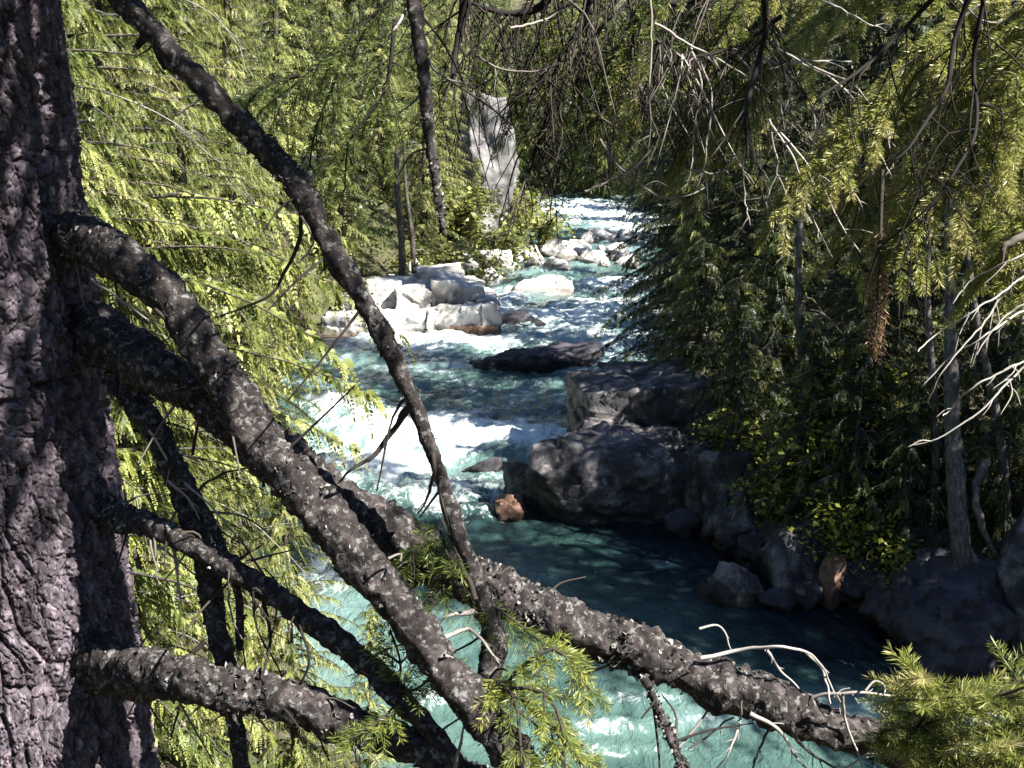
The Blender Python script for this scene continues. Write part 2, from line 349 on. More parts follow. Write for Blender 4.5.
foam = np.clip(fm * (1.0 + 0.45 * streak) + (0.20 * streak + 0.10) * turb * np.clip((WY - 20) / 4, 0.3, 1) * (1 - .6 * np.clip((WY - 45) / 25, 0, 1)) + np.clip(wave * turb - 0.1, 0, 1) * 0.9, 0, 1.2)
g = grid_geo(WX, WY, wz, np.clip(0.5 + 0.30 * np.clip((WY - 23) / 3, 0, 1) + 0.12 * streak * np.clip((WY - 20) / 4, 0, 1) + 0.3 * big + 0.5 * fm + 0.15 * np.clip((17 - WY) / 3, -1, 1) - 0.45 * np.clip((WX - 1) / 4, 0, 1) * np.clip((WY - 14.5) / 2, 0, 1) * np.clip((24 - WY) / 2, 0, 1) * 1.8, 0, 1).ravel())  # right pool darkened: its shade is put into the water colour
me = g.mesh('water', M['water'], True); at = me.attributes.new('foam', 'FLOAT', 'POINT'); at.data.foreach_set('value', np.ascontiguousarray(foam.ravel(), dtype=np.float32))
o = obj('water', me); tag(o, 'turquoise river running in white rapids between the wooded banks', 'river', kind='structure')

# undergrowth on the banks
rs = np.random.RandomState(14); N_ = 90000; ux = rs.uniform(-32, 32, N_); uy = 4 + 126 * rs.rand(N_) ** 1.7; us = sdist(ux, uy); kp = (us > 0.9) & (us < 22) & (fbm(np.stack([ux, uy, 0 * ux], 1) * .5, 3, 91) > -.25) & ~((np.abs(ux) < 2.5) & (uy < 6)); ux, uy = ux[kp], uy[kp]; uz = hgt(ux, uy)
g = Geo(); sc_ = 0.07 + uy * 0.003
for rep in range(4):
    d = norm(rs.normal(size=(len(ux), 3)) * (1, 1, .5) + (0, 0, .5)); sd_ = norm(np.cross(d, norm(rs.normal(size=d.shape)))); l = sc_ * rs.uniform(.6, 1.7, len(ux)); V, F = quads(np.stack([ux, uy, uz - .02], 1) + rs.normal(size=d.shape) * sc_[:, None] * .6 * (1, 1, .4), d, sd_, l, l * .5, .5); g.add(V, F, np.repeat(np.clip(rs.normal(.45, .22, len(ux)), 0, 1), 4))
tag(obj('undergrowth', g.mesh('undergrowth', M['far_leaf'])), 'low leafy undergrowth covering the forest floor on both banks', 'undergrowth', kind='stuff')

# ------------------------------------------------------------------ rocks
def ico(sub):
    bm = bmesh.new(); bmesh.ops.create_icosphere(bm, subdivisions=sub, radius=1.0)
    V = np.array([v.co[:] for v in bm.verts]); F = np.array([[v.index for v in f.verts] for f in bm.faces]); bm.free(); return V, F
ICO = {k: ico(k) for k in (3, 4, 5, 6)}
def rock_mesh(name, seed, dims, material, box=0.0, nplanes=14, rough=0.06, sub=5, crack=0.0, frac=0.07):
    rs = np.random.RandomState(seed); V, F = ICO[sub]
    N = norm(rs.normal(size=(nplanes, 3))); Hh = rs.uniform(0.72, 1.0, nplanes)
    if box:
        Bn = np.array([[1, 0, 0], [-1, 0, 0], [0, 1, 0], [0, -1, 0], [0, 0, 1], [0, 0, -1.0]])
        Bn = norm(Bn + rs.normal(size=Bn.shape) * 0.08); N = np.vstack([Bn, N]); Hh = np.concatenate([np.full(6, 1 - 0.28 * box), Hh + 0.28 * box])
    dn = V @ N.T; r = np.where(dn > 0.02, Hh / np.maximum(dn, 0.02), 9).min(1)
    P_ = V * np.minimum(r, 1.6)[:, None] * np.asarray(dims) * 0.5 * (1.12 + 0.27 * box)
    sc = 1.6 / np.max(dims)
    nz = fbm(P_ * sc * 2.2 + seed, 5, seed, 0.55)
    P_ = P_ + V * (nz * rough * np.min(dims))[:, None]
    if crack:
        f1, f2 = worley(P_ * np.array([1.0, 1.0, 2.2]) * crack + seed, seed); P_ = P_ - V * (np.clip(0.10 - (f2 - f1), 0, 0.1) * 0.9)[:, None]
    worley(P_ * (4.5 / np.max(dims)) * np.array([1, 1, 1.5]) + fbm(P_ * sc * 4, 2, seed + 5)[:, None] * .15 + seed, seed + 3); P_ = P_ - V * ((worley.ident - .5) * frac * np.min(dims))[:, None]
    g = Geo(); g.add(P_, F); return g.mesh(name, material, False)
def rock(px0, px1, py0, py1, Y, thick, seed, material, label, name='boulder', cat='rock', group=None, rz=0.0, tilt=(0, 0), sink=0.25, **k):
    if Y is None: Y = hit((px0 + px1) / 2, py1)[1] - thick * 0.1
    a = PY(px0, py1, Y); b_ = PY(px1, py0, Y); wd = b_[0] - a[0]; ht = b_[2] - a[2]
    me = rock_mesh(name, seed, (wd, thick, ht * (1 + sink)), material, **k); o = obj(name, me)
    o.location = ((a[0] + b_[0]) / 2, Y + thick * 0.3, (a[2] + b_[2]) / 2 - ht * sink * 0.5); o.rotation_euler = (tilt[0], tilt[1], rz)
    return tag(o, label, cat, group)

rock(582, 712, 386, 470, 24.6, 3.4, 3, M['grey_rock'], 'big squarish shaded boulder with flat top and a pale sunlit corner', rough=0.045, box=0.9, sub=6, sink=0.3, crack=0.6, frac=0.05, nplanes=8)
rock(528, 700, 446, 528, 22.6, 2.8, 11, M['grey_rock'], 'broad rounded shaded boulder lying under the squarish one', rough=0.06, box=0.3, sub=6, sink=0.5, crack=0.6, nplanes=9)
rock(695, 765, 462, 505, None, 1.8, 23, M['grey_rock'], 'pale rock face on the bank with dappled sun beside the big boulders', rough=0.07, box=0.4, sink=0.6)
rock(504, 540, 474, 510, 23.0, 0.8, 31, M['grey_rock'], 'small pointed dark boulder with a pale streak beside the broad boulder', rough=0.06)
rock(492, 524, 497, 523, 22.2, 0.7, 32, M['rust_rock'], 'small round reddish brown boulder at the water edge', rough=0.03, nplanes=30)
rock(466, 496, 463, 492, 25.3, 0.8, 36, M['dark_rock'], 'half drowned dark rock with rapids breaking over it', rough=0.05, sink=0.6)
rock(476, 596, 356, 384, 37.0, 2.2, 41, M['dark_rock'], 'long low dark rock ridge in the middle of the rapids', rough=0.16, box=0.2, sub=6, sink=0.4, crack=1.5)
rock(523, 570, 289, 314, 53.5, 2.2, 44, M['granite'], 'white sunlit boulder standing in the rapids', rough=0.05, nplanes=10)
rock(517, 540, 303, 315, 51.5, 1.0, 45, M['granite'], 'flat pale rock at the foot of the white midstream boulder', rough=0.05, sink=0.5)
rock(516, 527, 291, 298, 54.5, 0.7, 46, M['rust_rock'], 'little rusty rock beside the white midstream boulder', rough=0.05)
rock(496, 535, 319, 332, 44.5, 2.2, 47, M['dark_rock'], 'low dark wet rock off the tip of the pale ledge', rough=0.1, sink=0.6)
rock(709, 767, 574, 616, 17.9, 0.85, 52, M['grey_rock'], 'pointed grey rock standing in the shaded pool', rough=0.07, nplanes=9, sink=0.3)
rock(768, 800, 592, 612, None, 0.5, 53, M['dark_rock'], 'small dark rock beside the pointed grey rock', rough=0.06, sink=0.4)
rock(818, 842, 566, 606, None, 0.5, 54, M['rust_rock'], 'upright rust stained rock on the shaded shore', rough=0.1, nplanes=10)
rock(790, 824, 584, 606, None, 0.5, 55, M['grey_rock'], 'low grey rock beside the rust stained rock', rough=0.08)
rock(772, 830, 528, 590, None, 1.4, 56, M['grey_rock'], 'jagged grey boulder on the shore behind the rust stained rock', rough=0.12)
rock(893, 985, 582, 655, None, 1.8, 57, M['dark_rock'], 'large dark boulder under the tree roots at the pool', rough=0.12, nplanes=9, sub=6, sink=0.4, frac=.12)
rock(1000, 1060, 560, 640, None, 1.4, 58, M['grey_rock'], 'brownish rock at the right edge above the roots', rough=0.1, sink=0.3)
rock(715, 770, 510, 545, None, 1.3, 59, M['grey_rock'], 'pale angular stone on the shaded rubble shore', rough=0.08)
rock(450, 512, 108, 225, 63, 4.5, 61, M['cliff'], 'tall pale cliff face among the trees on the far left bank', name='cliff_rock', rough=0.13, box=0.25, nplanes=12, sub=6, sink=0.3, crack=0.35)
rock(400, 450, 150, 235, 66, 3.6, 62, M['cliff'], 'grey cliff rock half hidden behind the foliage beside the pale cliff face', name='cliff_rock', rough=0.14, box=0.2, nplanes=20, sub=6, sink=0.3, crack=0.5)
rock(300, 332, 160, 225, 48, 2.0, 63, M['cliff'], 'pale rock outcrop showing through the conifers behind the ledge', name='cliff_rock', rough=0.09, box=0.3, sink=0.3)
rs = np.random.RandomState(5)
for k in range(90):
    u = rs.uniform(680, 1040); v = 525 + (u - 680) * 0.36 - abs(rs.normal()) * 34 + 8; Yv = None; sz = rs.uniform(6, 20)
    rock(u - sz, u + sz, v - sz * 0.7, v + sz * 0.7, Yv, sz * 0.035, 100 + k, (M['dark_rock'], M['grey_rock'], M['grey_rock'])[k % 3],
        'small loose stone in the shaded rubble along the shore', name='stone', group='loose stones on the shaded shore', rz=rs.uniform(0, 6), rough=0.06, sub=4)
for k in range(60):
    u = rs.uniform(500, 640); v = 268 - rs.uniform(0, 36) * (0.5 + (u - 500) / 260); Yv = W(u, v + 4)[1]; sz = rs.uniform(4, 13)
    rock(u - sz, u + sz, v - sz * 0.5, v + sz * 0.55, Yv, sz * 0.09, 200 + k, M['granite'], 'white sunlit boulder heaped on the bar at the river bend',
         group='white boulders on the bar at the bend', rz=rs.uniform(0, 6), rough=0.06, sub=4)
for k in range(20):
    u = rs.uniform(392, 510); v = 292 - (u - 392) * 0.18 + rs.uniform(-22, 6); Yv = 46.5 + (u - 400) * 0.06 + rs.uniform(0, 2); sz = rs.uniform(5, 12)
    rock(u - sz, u + sz, v - sz * 0.8, v + sz * 0.7, Yv, sz * 0.08, 300 + k, M['granite'] if k % 4 else M['grey_rock'], 'pale stone on the slope above the stepped ledge',
         name='stone', group='pale stones above the ledge', rz=rs.uniform(0, 6), rough=0.08, sub=4)

# stepped ledge of white rock
led = thing('rock_ledge', 'white stepped rock ledge with dark cracks and a rusty foot at the waterline', 'rock ledge', tuple(W(420, 338)))
lo = np.array(led.location)
def block(px0, px1, py0, py1, Y, th, seed, m_, name='block', rz=0.0, **k):
    a = PY(px0, py1, Y); b_ = PY(px1, py0, Y)
    me = rock_mesh(name, seed, (abs(b_[0] - a[0]) * 1.0, th, abs(b_[2] - a[2]) * 1.02), m_, box=0.9, rough=0.09, nplanes=16, frac=0.12, **k)
    o = obj(name, me, led); c = np.array([(a[0] + b_[0]) / 2, Y + th / 2, (a[2] + b_[2]) / 2]) - lo; o.location = c; o.rotation_euler = ((seed % 5 - 2) * .03, (seed % 7 - 3) * .028, rz + (seed % 3 - 1) * .1)
xs = [322, 352, 384, 398, 424, 441, 462, 480, 496]
for k in range(8):
    f = (xs[k] + xs[k + 1]) / 2; yb = 341 - (f - 345) * 0.075
    block(xs[k] - 2, xs[k + 1] + 2, yb - 24, yb + 1, 42.5 + 0.02 * (f - 345) / 10, 2.6, 400 + k, M['granite'])
    block(xs[k] - 2, xs[k + 1] + 2, yb - 4, yb + 6, 42.3 + 0.02 * (f - 345) / 10, 2.4, 450 + k, M['rust_rock'], 'stained_foot')
for k, (a, b_, c, d, Y) in enumerate([(352, 400, 284, 320, 44.0), (398, 432, 289, 317, 43.6), (430, 462, 280, 313, 43.8), (458, 482, 286, 309, 43.7), (340, 375, 292, 322, 43.9), (385, 425, 279, 296, 45.4), (420, 458, 270, 292, 45.6), (350, 388, 284, 298, 45.8), (474, 494, 298, 312, 43.4)]):
    block(a, b_, c, d, Y, 2.4, 500 + k, M['granite'], rz=(k % 3 - 1) * 0.08)
# log
lg = Geo(); C = spline([PY(598, 364, 28.5), PY(640, 371, 28), PY(700, 384, 27)], 30); tube(lg, C, np.linspace(0.07, 0.16, 30), 12, rough=0.1, nscale=4)
tag(obj('fallen_log', lg.mesh('fallen_log', M['tree_bark'], True)), 'grey driftwood log lying across the top of the big boulder', 'log')

# ------------------------------------------------------------------ conifers
def spray_branch(rs, L, hang=0.6, step=0.09, bl0=0.34, nl=9, wide=0.32):
    """one bough: a bent axis along +x with flat leafy sprays hanging on both sides"""
    na = max(6, int(L / step)); t = np.repeat(np.linspace(0.1, 1, na), 2); sd_ = np.tile([1.0, -1.0], na); n = len(t)
    t = np.clip(t + rs.uniform(-.5, .5, n) / na, 0.05, 1.0); rise = rs.uniform(0.05, 0.3); dr = rs.uniform(0.25, 0.5)
    ax = np.stack([L * t, 0.04 * L * np.sin(t * 5 + rs.uniform(0, 6)), L * (rise * t - dr * t * t)], 1)
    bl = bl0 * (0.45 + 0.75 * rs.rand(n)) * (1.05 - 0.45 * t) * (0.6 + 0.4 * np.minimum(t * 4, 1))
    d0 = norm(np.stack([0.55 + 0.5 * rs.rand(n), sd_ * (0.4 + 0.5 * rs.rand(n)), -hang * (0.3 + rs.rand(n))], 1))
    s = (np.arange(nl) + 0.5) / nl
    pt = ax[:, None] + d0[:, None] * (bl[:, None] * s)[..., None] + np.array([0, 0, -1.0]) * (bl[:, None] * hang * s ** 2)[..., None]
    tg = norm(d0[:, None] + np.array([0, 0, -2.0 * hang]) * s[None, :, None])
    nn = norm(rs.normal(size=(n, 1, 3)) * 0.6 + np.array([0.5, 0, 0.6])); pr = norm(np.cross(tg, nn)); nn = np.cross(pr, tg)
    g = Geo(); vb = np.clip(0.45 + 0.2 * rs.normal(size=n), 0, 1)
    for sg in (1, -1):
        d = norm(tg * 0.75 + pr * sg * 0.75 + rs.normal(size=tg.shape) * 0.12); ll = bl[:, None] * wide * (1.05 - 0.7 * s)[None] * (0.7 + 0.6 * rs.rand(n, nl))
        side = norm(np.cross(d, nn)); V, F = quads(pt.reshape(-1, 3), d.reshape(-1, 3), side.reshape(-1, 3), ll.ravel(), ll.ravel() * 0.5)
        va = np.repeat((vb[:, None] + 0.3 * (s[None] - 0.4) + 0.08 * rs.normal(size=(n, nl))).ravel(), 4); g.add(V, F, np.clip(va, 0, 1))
    lt = bl * wide * 0.9; V, F = quads(pt[:, -1], tg[:, -1], pr[:, -1], lt, lt * 0.4); g.add(V, F, np.repeat(np.clip(vb + 0.3, 0, 1), 4))
    a = np.linspace(0, 1, 7); axis_ = np.stack([L * a, 0 * a, L * (rise * a - dr * a * a)], 1)
    return g.arrays(), axis_
def conifer_proto(name, seed, H, R, z0, nb, material, bark, trunk_r, hang=0.7, step=0.064, bl0=0.32, nl=15, wide=0.25, fill=0.55, gap=0.0, power=0.75, ndead=10, dead_var=0.85):
    rs = np.random.RandomState(seed); root = obj(name, None)
    T = [spray_branch(rs, R, hang, step, bl0, nl, wide) for _ in range(5)]
    leaf = Geo(); wood = Geo()
    lean = rs.normal(size=2) * 0.02
    zz = np.linspace(-1.2, H, 26); C = np.stack([zz * lean[0] + 0.05 * np.sin(zz * 0.7), zz * lean[1], zz], 1)
    Rr = trunk_r * np.clip(1 - np.maximum(zz, 0) / H, 0.02, 1) ** 0.8 * (1 + 0.5 * np.exp(-np.maximum(zz + 1, 0) * 1.6))
    tube(wood, C, Rr, 12, rough=0.08, nscale=3)
    for k in range(nb):
        h = z0 + (H - z0) * ((k + rs.rand()) / nb) ** 1.15; f = (h - z0) / (H - z0)
        L = max(0.25, (1 - f) ** power * (0.6 + 0.5 * rs.rand())) * min(1, 0.75 + f * 1.5)
        if rs.rand() < gap: continue
        az = k * 2.39996 + rs.uniform(-.5, .5); tilt = rs.uniform(-0.15, 0.2) + (f - 0.3) * 0.5
        (V, F, A), ax = T[rs.randint(5)]
        ca, sa, ct, st = math.cos(az), math.sin(az), math.cos(tilt), math.sin(tilt)
        Rm = np.array([[ca * ct, -sa, -ca * st], [sa * ct, ca, -sa * st], [st, 0, ct]])
        base = np.array([np.interp(h, zz, C[:, 0]), np.interp(h, zz, C[:, 1]), h]); Lv = np.array([L, max(L, 0.6), max(L, 0.6)])
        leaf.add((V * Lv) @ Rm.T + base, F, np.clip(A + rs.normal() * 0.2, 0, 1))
        tube(wood, (ax * Lv) @ Rm.T + base, np.linspace(0.028 * L * trunk_r / 0.16 + 0.006, 0.004, 7), 4, cap=False)
    obj('trunk', wood.mesh('trunk', bark, True), root); obj('crown', leaf.mesh('crown', material), root)
    if ndead:
        for k in range(ndead):
            dg = Geo(); h = rs.uniform(z0 * 0.3, H * 0.5); az = rs.uniform(0, 6.28); L = R * rs.uniform(0.5, 1.0)
            dv = np.array([math.cos(az), math.sin(az), 0]); pr = np.array([-dv[1], dv[0], 0])
            Cc = twig(dg, [np.array([0, 0, h]), dv * L * .4 + (0, 0, h + .1 * L), dv * L * .75 + (0, 0, h - 0.02 * L) + pr * .1 * L, dv * L + (0, 0, h - .2 * L)], 0.009, 0.003, 14, 4, dead_var)
            for j in range(9):
                b_ = Cc[rs.randint(5, 14)]; e = rs.normal(size=3) * 0.5 + dv * .5 + np.array([0, 0, -.6]); l = rs.uniform(.1, .4)
                twig(dg, [b_, b_ + e * l * .5, b_ + e * l + np.array([0, 0, -.1 * l])], 0.004, 0.002, 5, 3, dead_var)
            obj('dead_branch', dg.mesh('dead_branch', M['dead'], True), root)
    return root
def plant(proto, x, y, label, cat, group, s=1.0, rz=0.0, dz=-0.1, sz=None, first=[set()]):
    o = proto if proto.name not in first[0] else copy_tree(proto)
    if o is proto: first[0].add(proto.name)
    o.location = (x, y, gz(x, y) + dz); o.rotation_euler = (0, 0, rz); o.scale = (s, s, s * (sz or 1)); tag(o, label, cat, group); return o

HA = conifer_proto('hemlock_tree', 1, 13.0, 2.4, 0.3, 250, M['hemlock'], M['tree_bark'], 0.15)
HB = conifer_proto('hemlock_tree', 2, 15.0, 2.6, 0.3, 270, M['hemlock'], M['tree_bark'], 0.17)
HS = conifer_proto('hemlock_sapling', 3, 5.0, 1.35, 0.1, 130, M['hemlock'], M['tree_bark'], 0.06, bl0=0.26, step=0.07, ndead=3)
LG = 'sunlit hemlocks on the left bank'
for pr, x, y, s, rz, sz, lab in [
    (HA, -3.9, 8.6, 0.95, 0.3, 1.0, 'nearest sunlit hemlock with drooping sprays right behind the big trunk'),
    (HB, -4.7, 12.6, 1.0, 1.2, 1.0, 'sunlit hemlock with drooping sprays leaning over the river'),
    (HA, -6.2, 17.5, 1.05, 2.2, 1.1, 'sunlit hemlock growing behind the one that leans over the river'),
    (HB, -7.3, 23.0, 1.05, 4.0, 1.1, 'sunlit hemlock on the bank beside the broad white rapids'),
    (HA, -8.4, 30.5, 1.15, 5.0, 1.2, 'sunlit hemlock at the water just before the white ledge'),
    (HB, -10.5, 38.0, 1.15, 0.8, 1.2, 'sunlit hemlock above the left end of the white ledge'),
    (HB, -6.0, 20.3, 0.85, 2.7, 1.0, 'sunlit hemlock filling the gap on the shore beside the rapids'), (HA, -6.6, 27.0, 0.95, 1.7, 1.1, 'sunlit hemlock on the shore below the ledge'), (HB, -8.4, 34.5, 1.0, 3.1, 1.2, 'sunlit hemlock nearest the left foot of the ledge'),
    (HA, -10.0, 15.0, 1.2, 3.3, 1.2, 'sunlit hemlock high on the slope beside the big trunk'),
    (HB, -12.0, 25.0, 1.3, 2.0, 1.2, 'sunlit hemlock at the top of the left slope')]:
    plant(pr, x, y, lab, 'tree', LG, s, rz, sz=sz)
for x, y, s, rz, lab in [(4.25, 26.3, 1.3, 0.4, 'sunlit young hemlock in front of the dark cedars on the right bank'), (5.6, 23.6, 1.15, 2.4, 'young hemlock behind the squarish boulder catching some sun'), (-3.1, 8.8, 0.95, 0, 'bushy young hemlock under the lowest big limbs'), (-2.2, 10.4, 0.75, 1.5, 'small young hemlock leaning out over the water'),
                         (-1.6, 11.6, 0.5, 2.7, 'lowest young hemlock at the water edge'), (-4.0, 7.0, 0.9, 4.0, 'young hemlock close behind the foot of the big trunk'), (-7.3, 38.6, 1.0, 2.2, 'young hemlock covering the left end of the white ledge'), (-5.6, 43.6, 0.55, 0.7, 'small hemlock growing on the back of the white ledge'), (-3.4, 13.5, 0.8, 5.0, 'young hemlock on the shore beside the foam')]:
    plant(HS, x, y, lab, 'young tree', 'young hemlocks near the river', s, rz)

# long boughs of the leaning hemlock that hang over the rapids
lean_tree = next(o for o in COL.objects if o.get('label') == 'sunlit hemlock with drooping sprays leaning over the river')
Mi = np.array((Matrix.LocRotScale(lean_tree.location, lean_tree.rotation_euler, lean_tree.scale)).inverted()); rs = np.random.RandomState(44)
for k, (h, end) in enumerate([(5.6, PY(398, 335, 12.3)), (4.9, PY(382, 400, 12.0)), (4.4, PY(350, 450, 11.7)), (6.6, PY(372, 300, 13.0)), (5.2, PY(345, 360, 11.4)), (7.2, PY(350, 240, 12.4))]):
    a = np.array([lean_tree.location.x, lean_tree.location.y, lean_tree.location.z + h - 1.0]); a[2] = end[2] + 0.55; dv = end - a; L = np.linalg.norm(dv[:2]); (V, F, A), ax = spray_branch(rs, 1.0 * L, 0.9, 0.075, 0.36, 11, 0.35)
    drop = ax[-1, 2]; az = math.atan2(dv[1], dv[0]); ca, sa = math.cos(az), math.sin(az); Rm = np.array([[ca, -sa, 0], [sa, ca, 0], [0, 0, 1]]); base = a.copy(); base[2] = end[2] - drop
    def loc_(Q): Q = Q @ Rm.T + base; return Q @ Mi[:3, :3].T + Mi[:3, 3]
    gb, gl = Geo(), Geo(); tube(gb, loc_(ax), np.linspace(.022, .004, 7), 5, .6, cap=False); gl.add(loc_(V), F, np.clip(A + .05, 0, 1))
    o = obj('bough', gb.mesh('bough', M['tree_bark'], True), lean_tree); obj('foliage', gl.mesh('foliage', M['hemlock']), o)

FA = conifer_proto('far_conifer', 4, 17.0, 3.0, 0.4, 230, M['far_leaf'], M['tree_bark'], 0.2, step=0.16, bl0=0.6, nl=6, wide=0.36, ndead=3)
FB = conifer_proto('far_conifer', 5, 20.0, 3.4, 0.8, 240, M['far_leaf'], M['tree_bark'], 0.22, step=0.18, bl0=0.65, nl=6, wide=0.36, ndead=3)
FH = conifer_proto('far_hemlock', 6, 16.0, 2.9, 0.4, 240, M['hemlock'], M['tree_bark'], 0.2, step=0.15, bl0=0.55, nl=6, wide=0.34, ndead=3)
for x, y, s, rz, lab in [(-7.0, 47.0, 0.8, 0.4, 'sunlit conifer with bare dark lower trunk standing behind the ledge'), (-4.2, 55.0, 0.8, 1.9, 'sunlit conifer between the ledge and the pale cliff face'),
                         (-3.4, 58.5, 0.72, 2.6, 'slim sunlit conifer in front of the pale cliff face'), (-0.9, 66.0, 0.75, 0.9, 'slim sunlit conifer rising from the right edge of the pale cliff face'), (-1.9, 61.5, 0.3, 3.9, 'little sunlit conifer at the foot of the pale cliff face'),
                         (-10.5, 52.0, 1.1, 3.0, 'tall sunlit conifer on the slope above the ledge'), (-7.0, 62.0, 1.1, 4.4, 'tall sunlit conifer left of the pale cliff face'),
                         (-3.5, 70.0, 1.0, 5.5, 'sunlit conifer behind the pale cliff face'), (-5.0, 85.0, 1.2, 0.7, 'sunlit conifer on the left bank at the bend')]:
    plant(FH, x, y, lab, 'tree', 'sunlit conifers beyond the ledge', s, rz)
rs = np.random.RandomState(9)
spots = [(11, 121), (13, 127), (9, 124), (12.5, 137), (14.5, 133), (15, 143), (10.5, 146), (16.5, 127), (7.5, 138), (18, 138), (-9, 68), (-12, 82), (-7, 78), (-6, 96), (-3, 100), (-9, 108), (-2, 112), (-5, 128), (2, 127), (-16, 96), (-13, 66), (13, 104), (20, 104), (15, 112), (24, 120), (0, 139), (9, 139), (17, 140), (-10, 130), (1, 133), (6, 127), (10, 131), (15, 122), (-4, 137), (19, 130), (4, 145), (12, 146), (-8, 120), (-12, 104), (-10, 92), (-14, 75), (-16, 60), (-18, 46), (-16, 33), (22, 112), (18, 99), (16, 88), (14, 77), (20, 70), (26, 90), (-22, 90), (-20, 115), (-3, 155), (8, 160), (20, 150), (-14, 140), (30, 125)]
for k, (x, y) in enumerate(spots):
    plant(FA if k % 2 else FB, x + rs.uniform(-1, 1), y + rs.uniform(-1, 1), 'distant conifer in the closed forest around the river bend', 'tree', 'distant conifers around the bend', rs.uniform(0.9, 1.3), rs.uniform(0, 6), sz=1.15)

CA = conifer_proto('cedar_tree', 7, 17.0, 3.2, 1.0, 260, M['cedar'], M['pale_bark'], 0.17, hang=0.75, step=0.13, bl0=0.42, nl=8, wide=0.34, ndead=14, dead_var=0.6)
CB = conifer_proto('cedar_tree', 8, 15.0, 3.0, 0.8, 250, M['cedar'], M['pale_bark'], 0.13, hang=0.5, step=0.12, bl0=0.4, nl=8, wide=0.36, ndead=14, dead_var=0.6)
RG = 'dark cedars on the right bank'
for pr, x, y, s, rz, sz, lab in [
    (CA, 5.2, 34.2, 1.0, 0.0, 1.0, 'dark cedar whose boughs hang over the river behind the big boulder'),
    (CB, 5.6, 28.6, 1.0, 1.0, 1.1, 'dark cedar rooted just behind the squarish boulder'),
    (CA, 8.9, 24.8, 0.8, 2.0, 1.0, 'dark cedar with thin pale trunk above the rubble shore'),
    (CB, 7.4, 21.8, 0.55, 3.3, 1.0, 'shaded cedar directly above the jagged shore boulder'),
    (CA, 10.4, 20.4, 0.6, 4.1, 1.0, 'shaded cedar at the right edge above the root covered boulder'),
    (CB, 11.6, 26.0, 1.2, 5.0, 1.2, 'dark cedar deep in the right bank forest'),
    (CA, 9.6, 31.0, 1.1, 2.5, 1.2, 'dark cedar second back behind the squarish boulder'),
    (CB, 9.8, 42.0, 1.2, 0.5, 1.2, 'dark cedar upstream where the rapids narrow'),
    (CA, 10.5, 52.0, 1.2, 3.5, 1.2, 'dark cedar beside the upper rapids on the right bank'),
    (CA, 13.5, 35.0, 1.3, 1.4, 1.2, 'dark cedar high on the right slope'),
    (CB, 13.5, 63.0, 0.85, 2.9, 1.0, 'dark cedar farthest up the right bank before the bend'),
    (CA, 9.9, 17.2, 0.9, 5.4, 1.2, 'shaded cedar at the right edge beside the pool'),
    (CB, 11.0, 13.6, 1.1, 1.9, 1.2, 'cedar just outside the right edge of the pool'), (CA, 12.4, 11.3, 1.25, 3.0, 1.2, 'cedar outside the right edge where the pool narrows'), (CB, 14.6, 9.8, 1.5, 5.1, 1.2, 'broad cedar outside the right edge downstream of the pool'),
    (CB, 5.2, 25.6, 0.6, 2.2, 0.8, 'small dark cedar squeezed behind the squarish boulder'), (CB, 6.7, 38.5, 1.1, 4.2, 1.1, 'dark cedar overhanging the narrow rapids upstream of the log'),
    (CA, 6.8, 46.5, 1.1, 5.2, 1.1, 'dark cedar on the right shore beside the white midstream boulder'), (CB, 9.6, 58.0, 0.75, 1.2, 1.0, 'dark cedar on the right shore near the boulder bar'), (CA, 11.0, 74.0, 0.7, 2.2, 1.0, 'dark cedar on the right shore at the bend'),
    (CB, 13.8, 21.5, 1.25, 0.9, 1.2, 'shaded cedar behind the root covered boulder'),
    (CA, 15.5, 27.0, 1.3, 4.4, 1.2, 'shaded cedar high behind the rubble shore')]:
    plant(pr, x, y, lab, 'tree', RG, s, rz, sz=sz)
CS = conifer_proto('cedar_sapling', 12, 5.5, 1.9, 0.2, 110, M['cedar'], M['pale_bark'], 0.07, hang=0.8, step=0.10, bl0=0.36, nl=8, wide=0.36, ndead=5, dead_var=0.6)
for k, (u, v, s, lab) in enumerate([(735, 495, .8, 'low cedar hanging over the pale bank rock'), (800, 520, .7, 'low cedar above the rubble shore'), (850, 545, .75, 'low cedar between the rust stained rock and the dark boulder'), (905, 560, .6, 'low cedar just left of the rooted trunk'), (1000, 540, .7, 'low cedar right of the rooted trunk'), (700, 440, .85, 'low cedar leaning over the top of the squarish boulder'), (770, 440, 1.0, 'young cedar on the bank behind the pale rock'), (860, 480, 1.0, 'young cedar behind the maple shrubs'), (960, 480, 1.0, 'young cedar behind the rooted trunk'), (720, 400, 1.0, 'young cedar behind the driftwood log')]):
    c = hit(u, v); plant(CS, c[0], c[1], lab, 'young tree', 'low cedars along the right shore', s, k * 1.3)

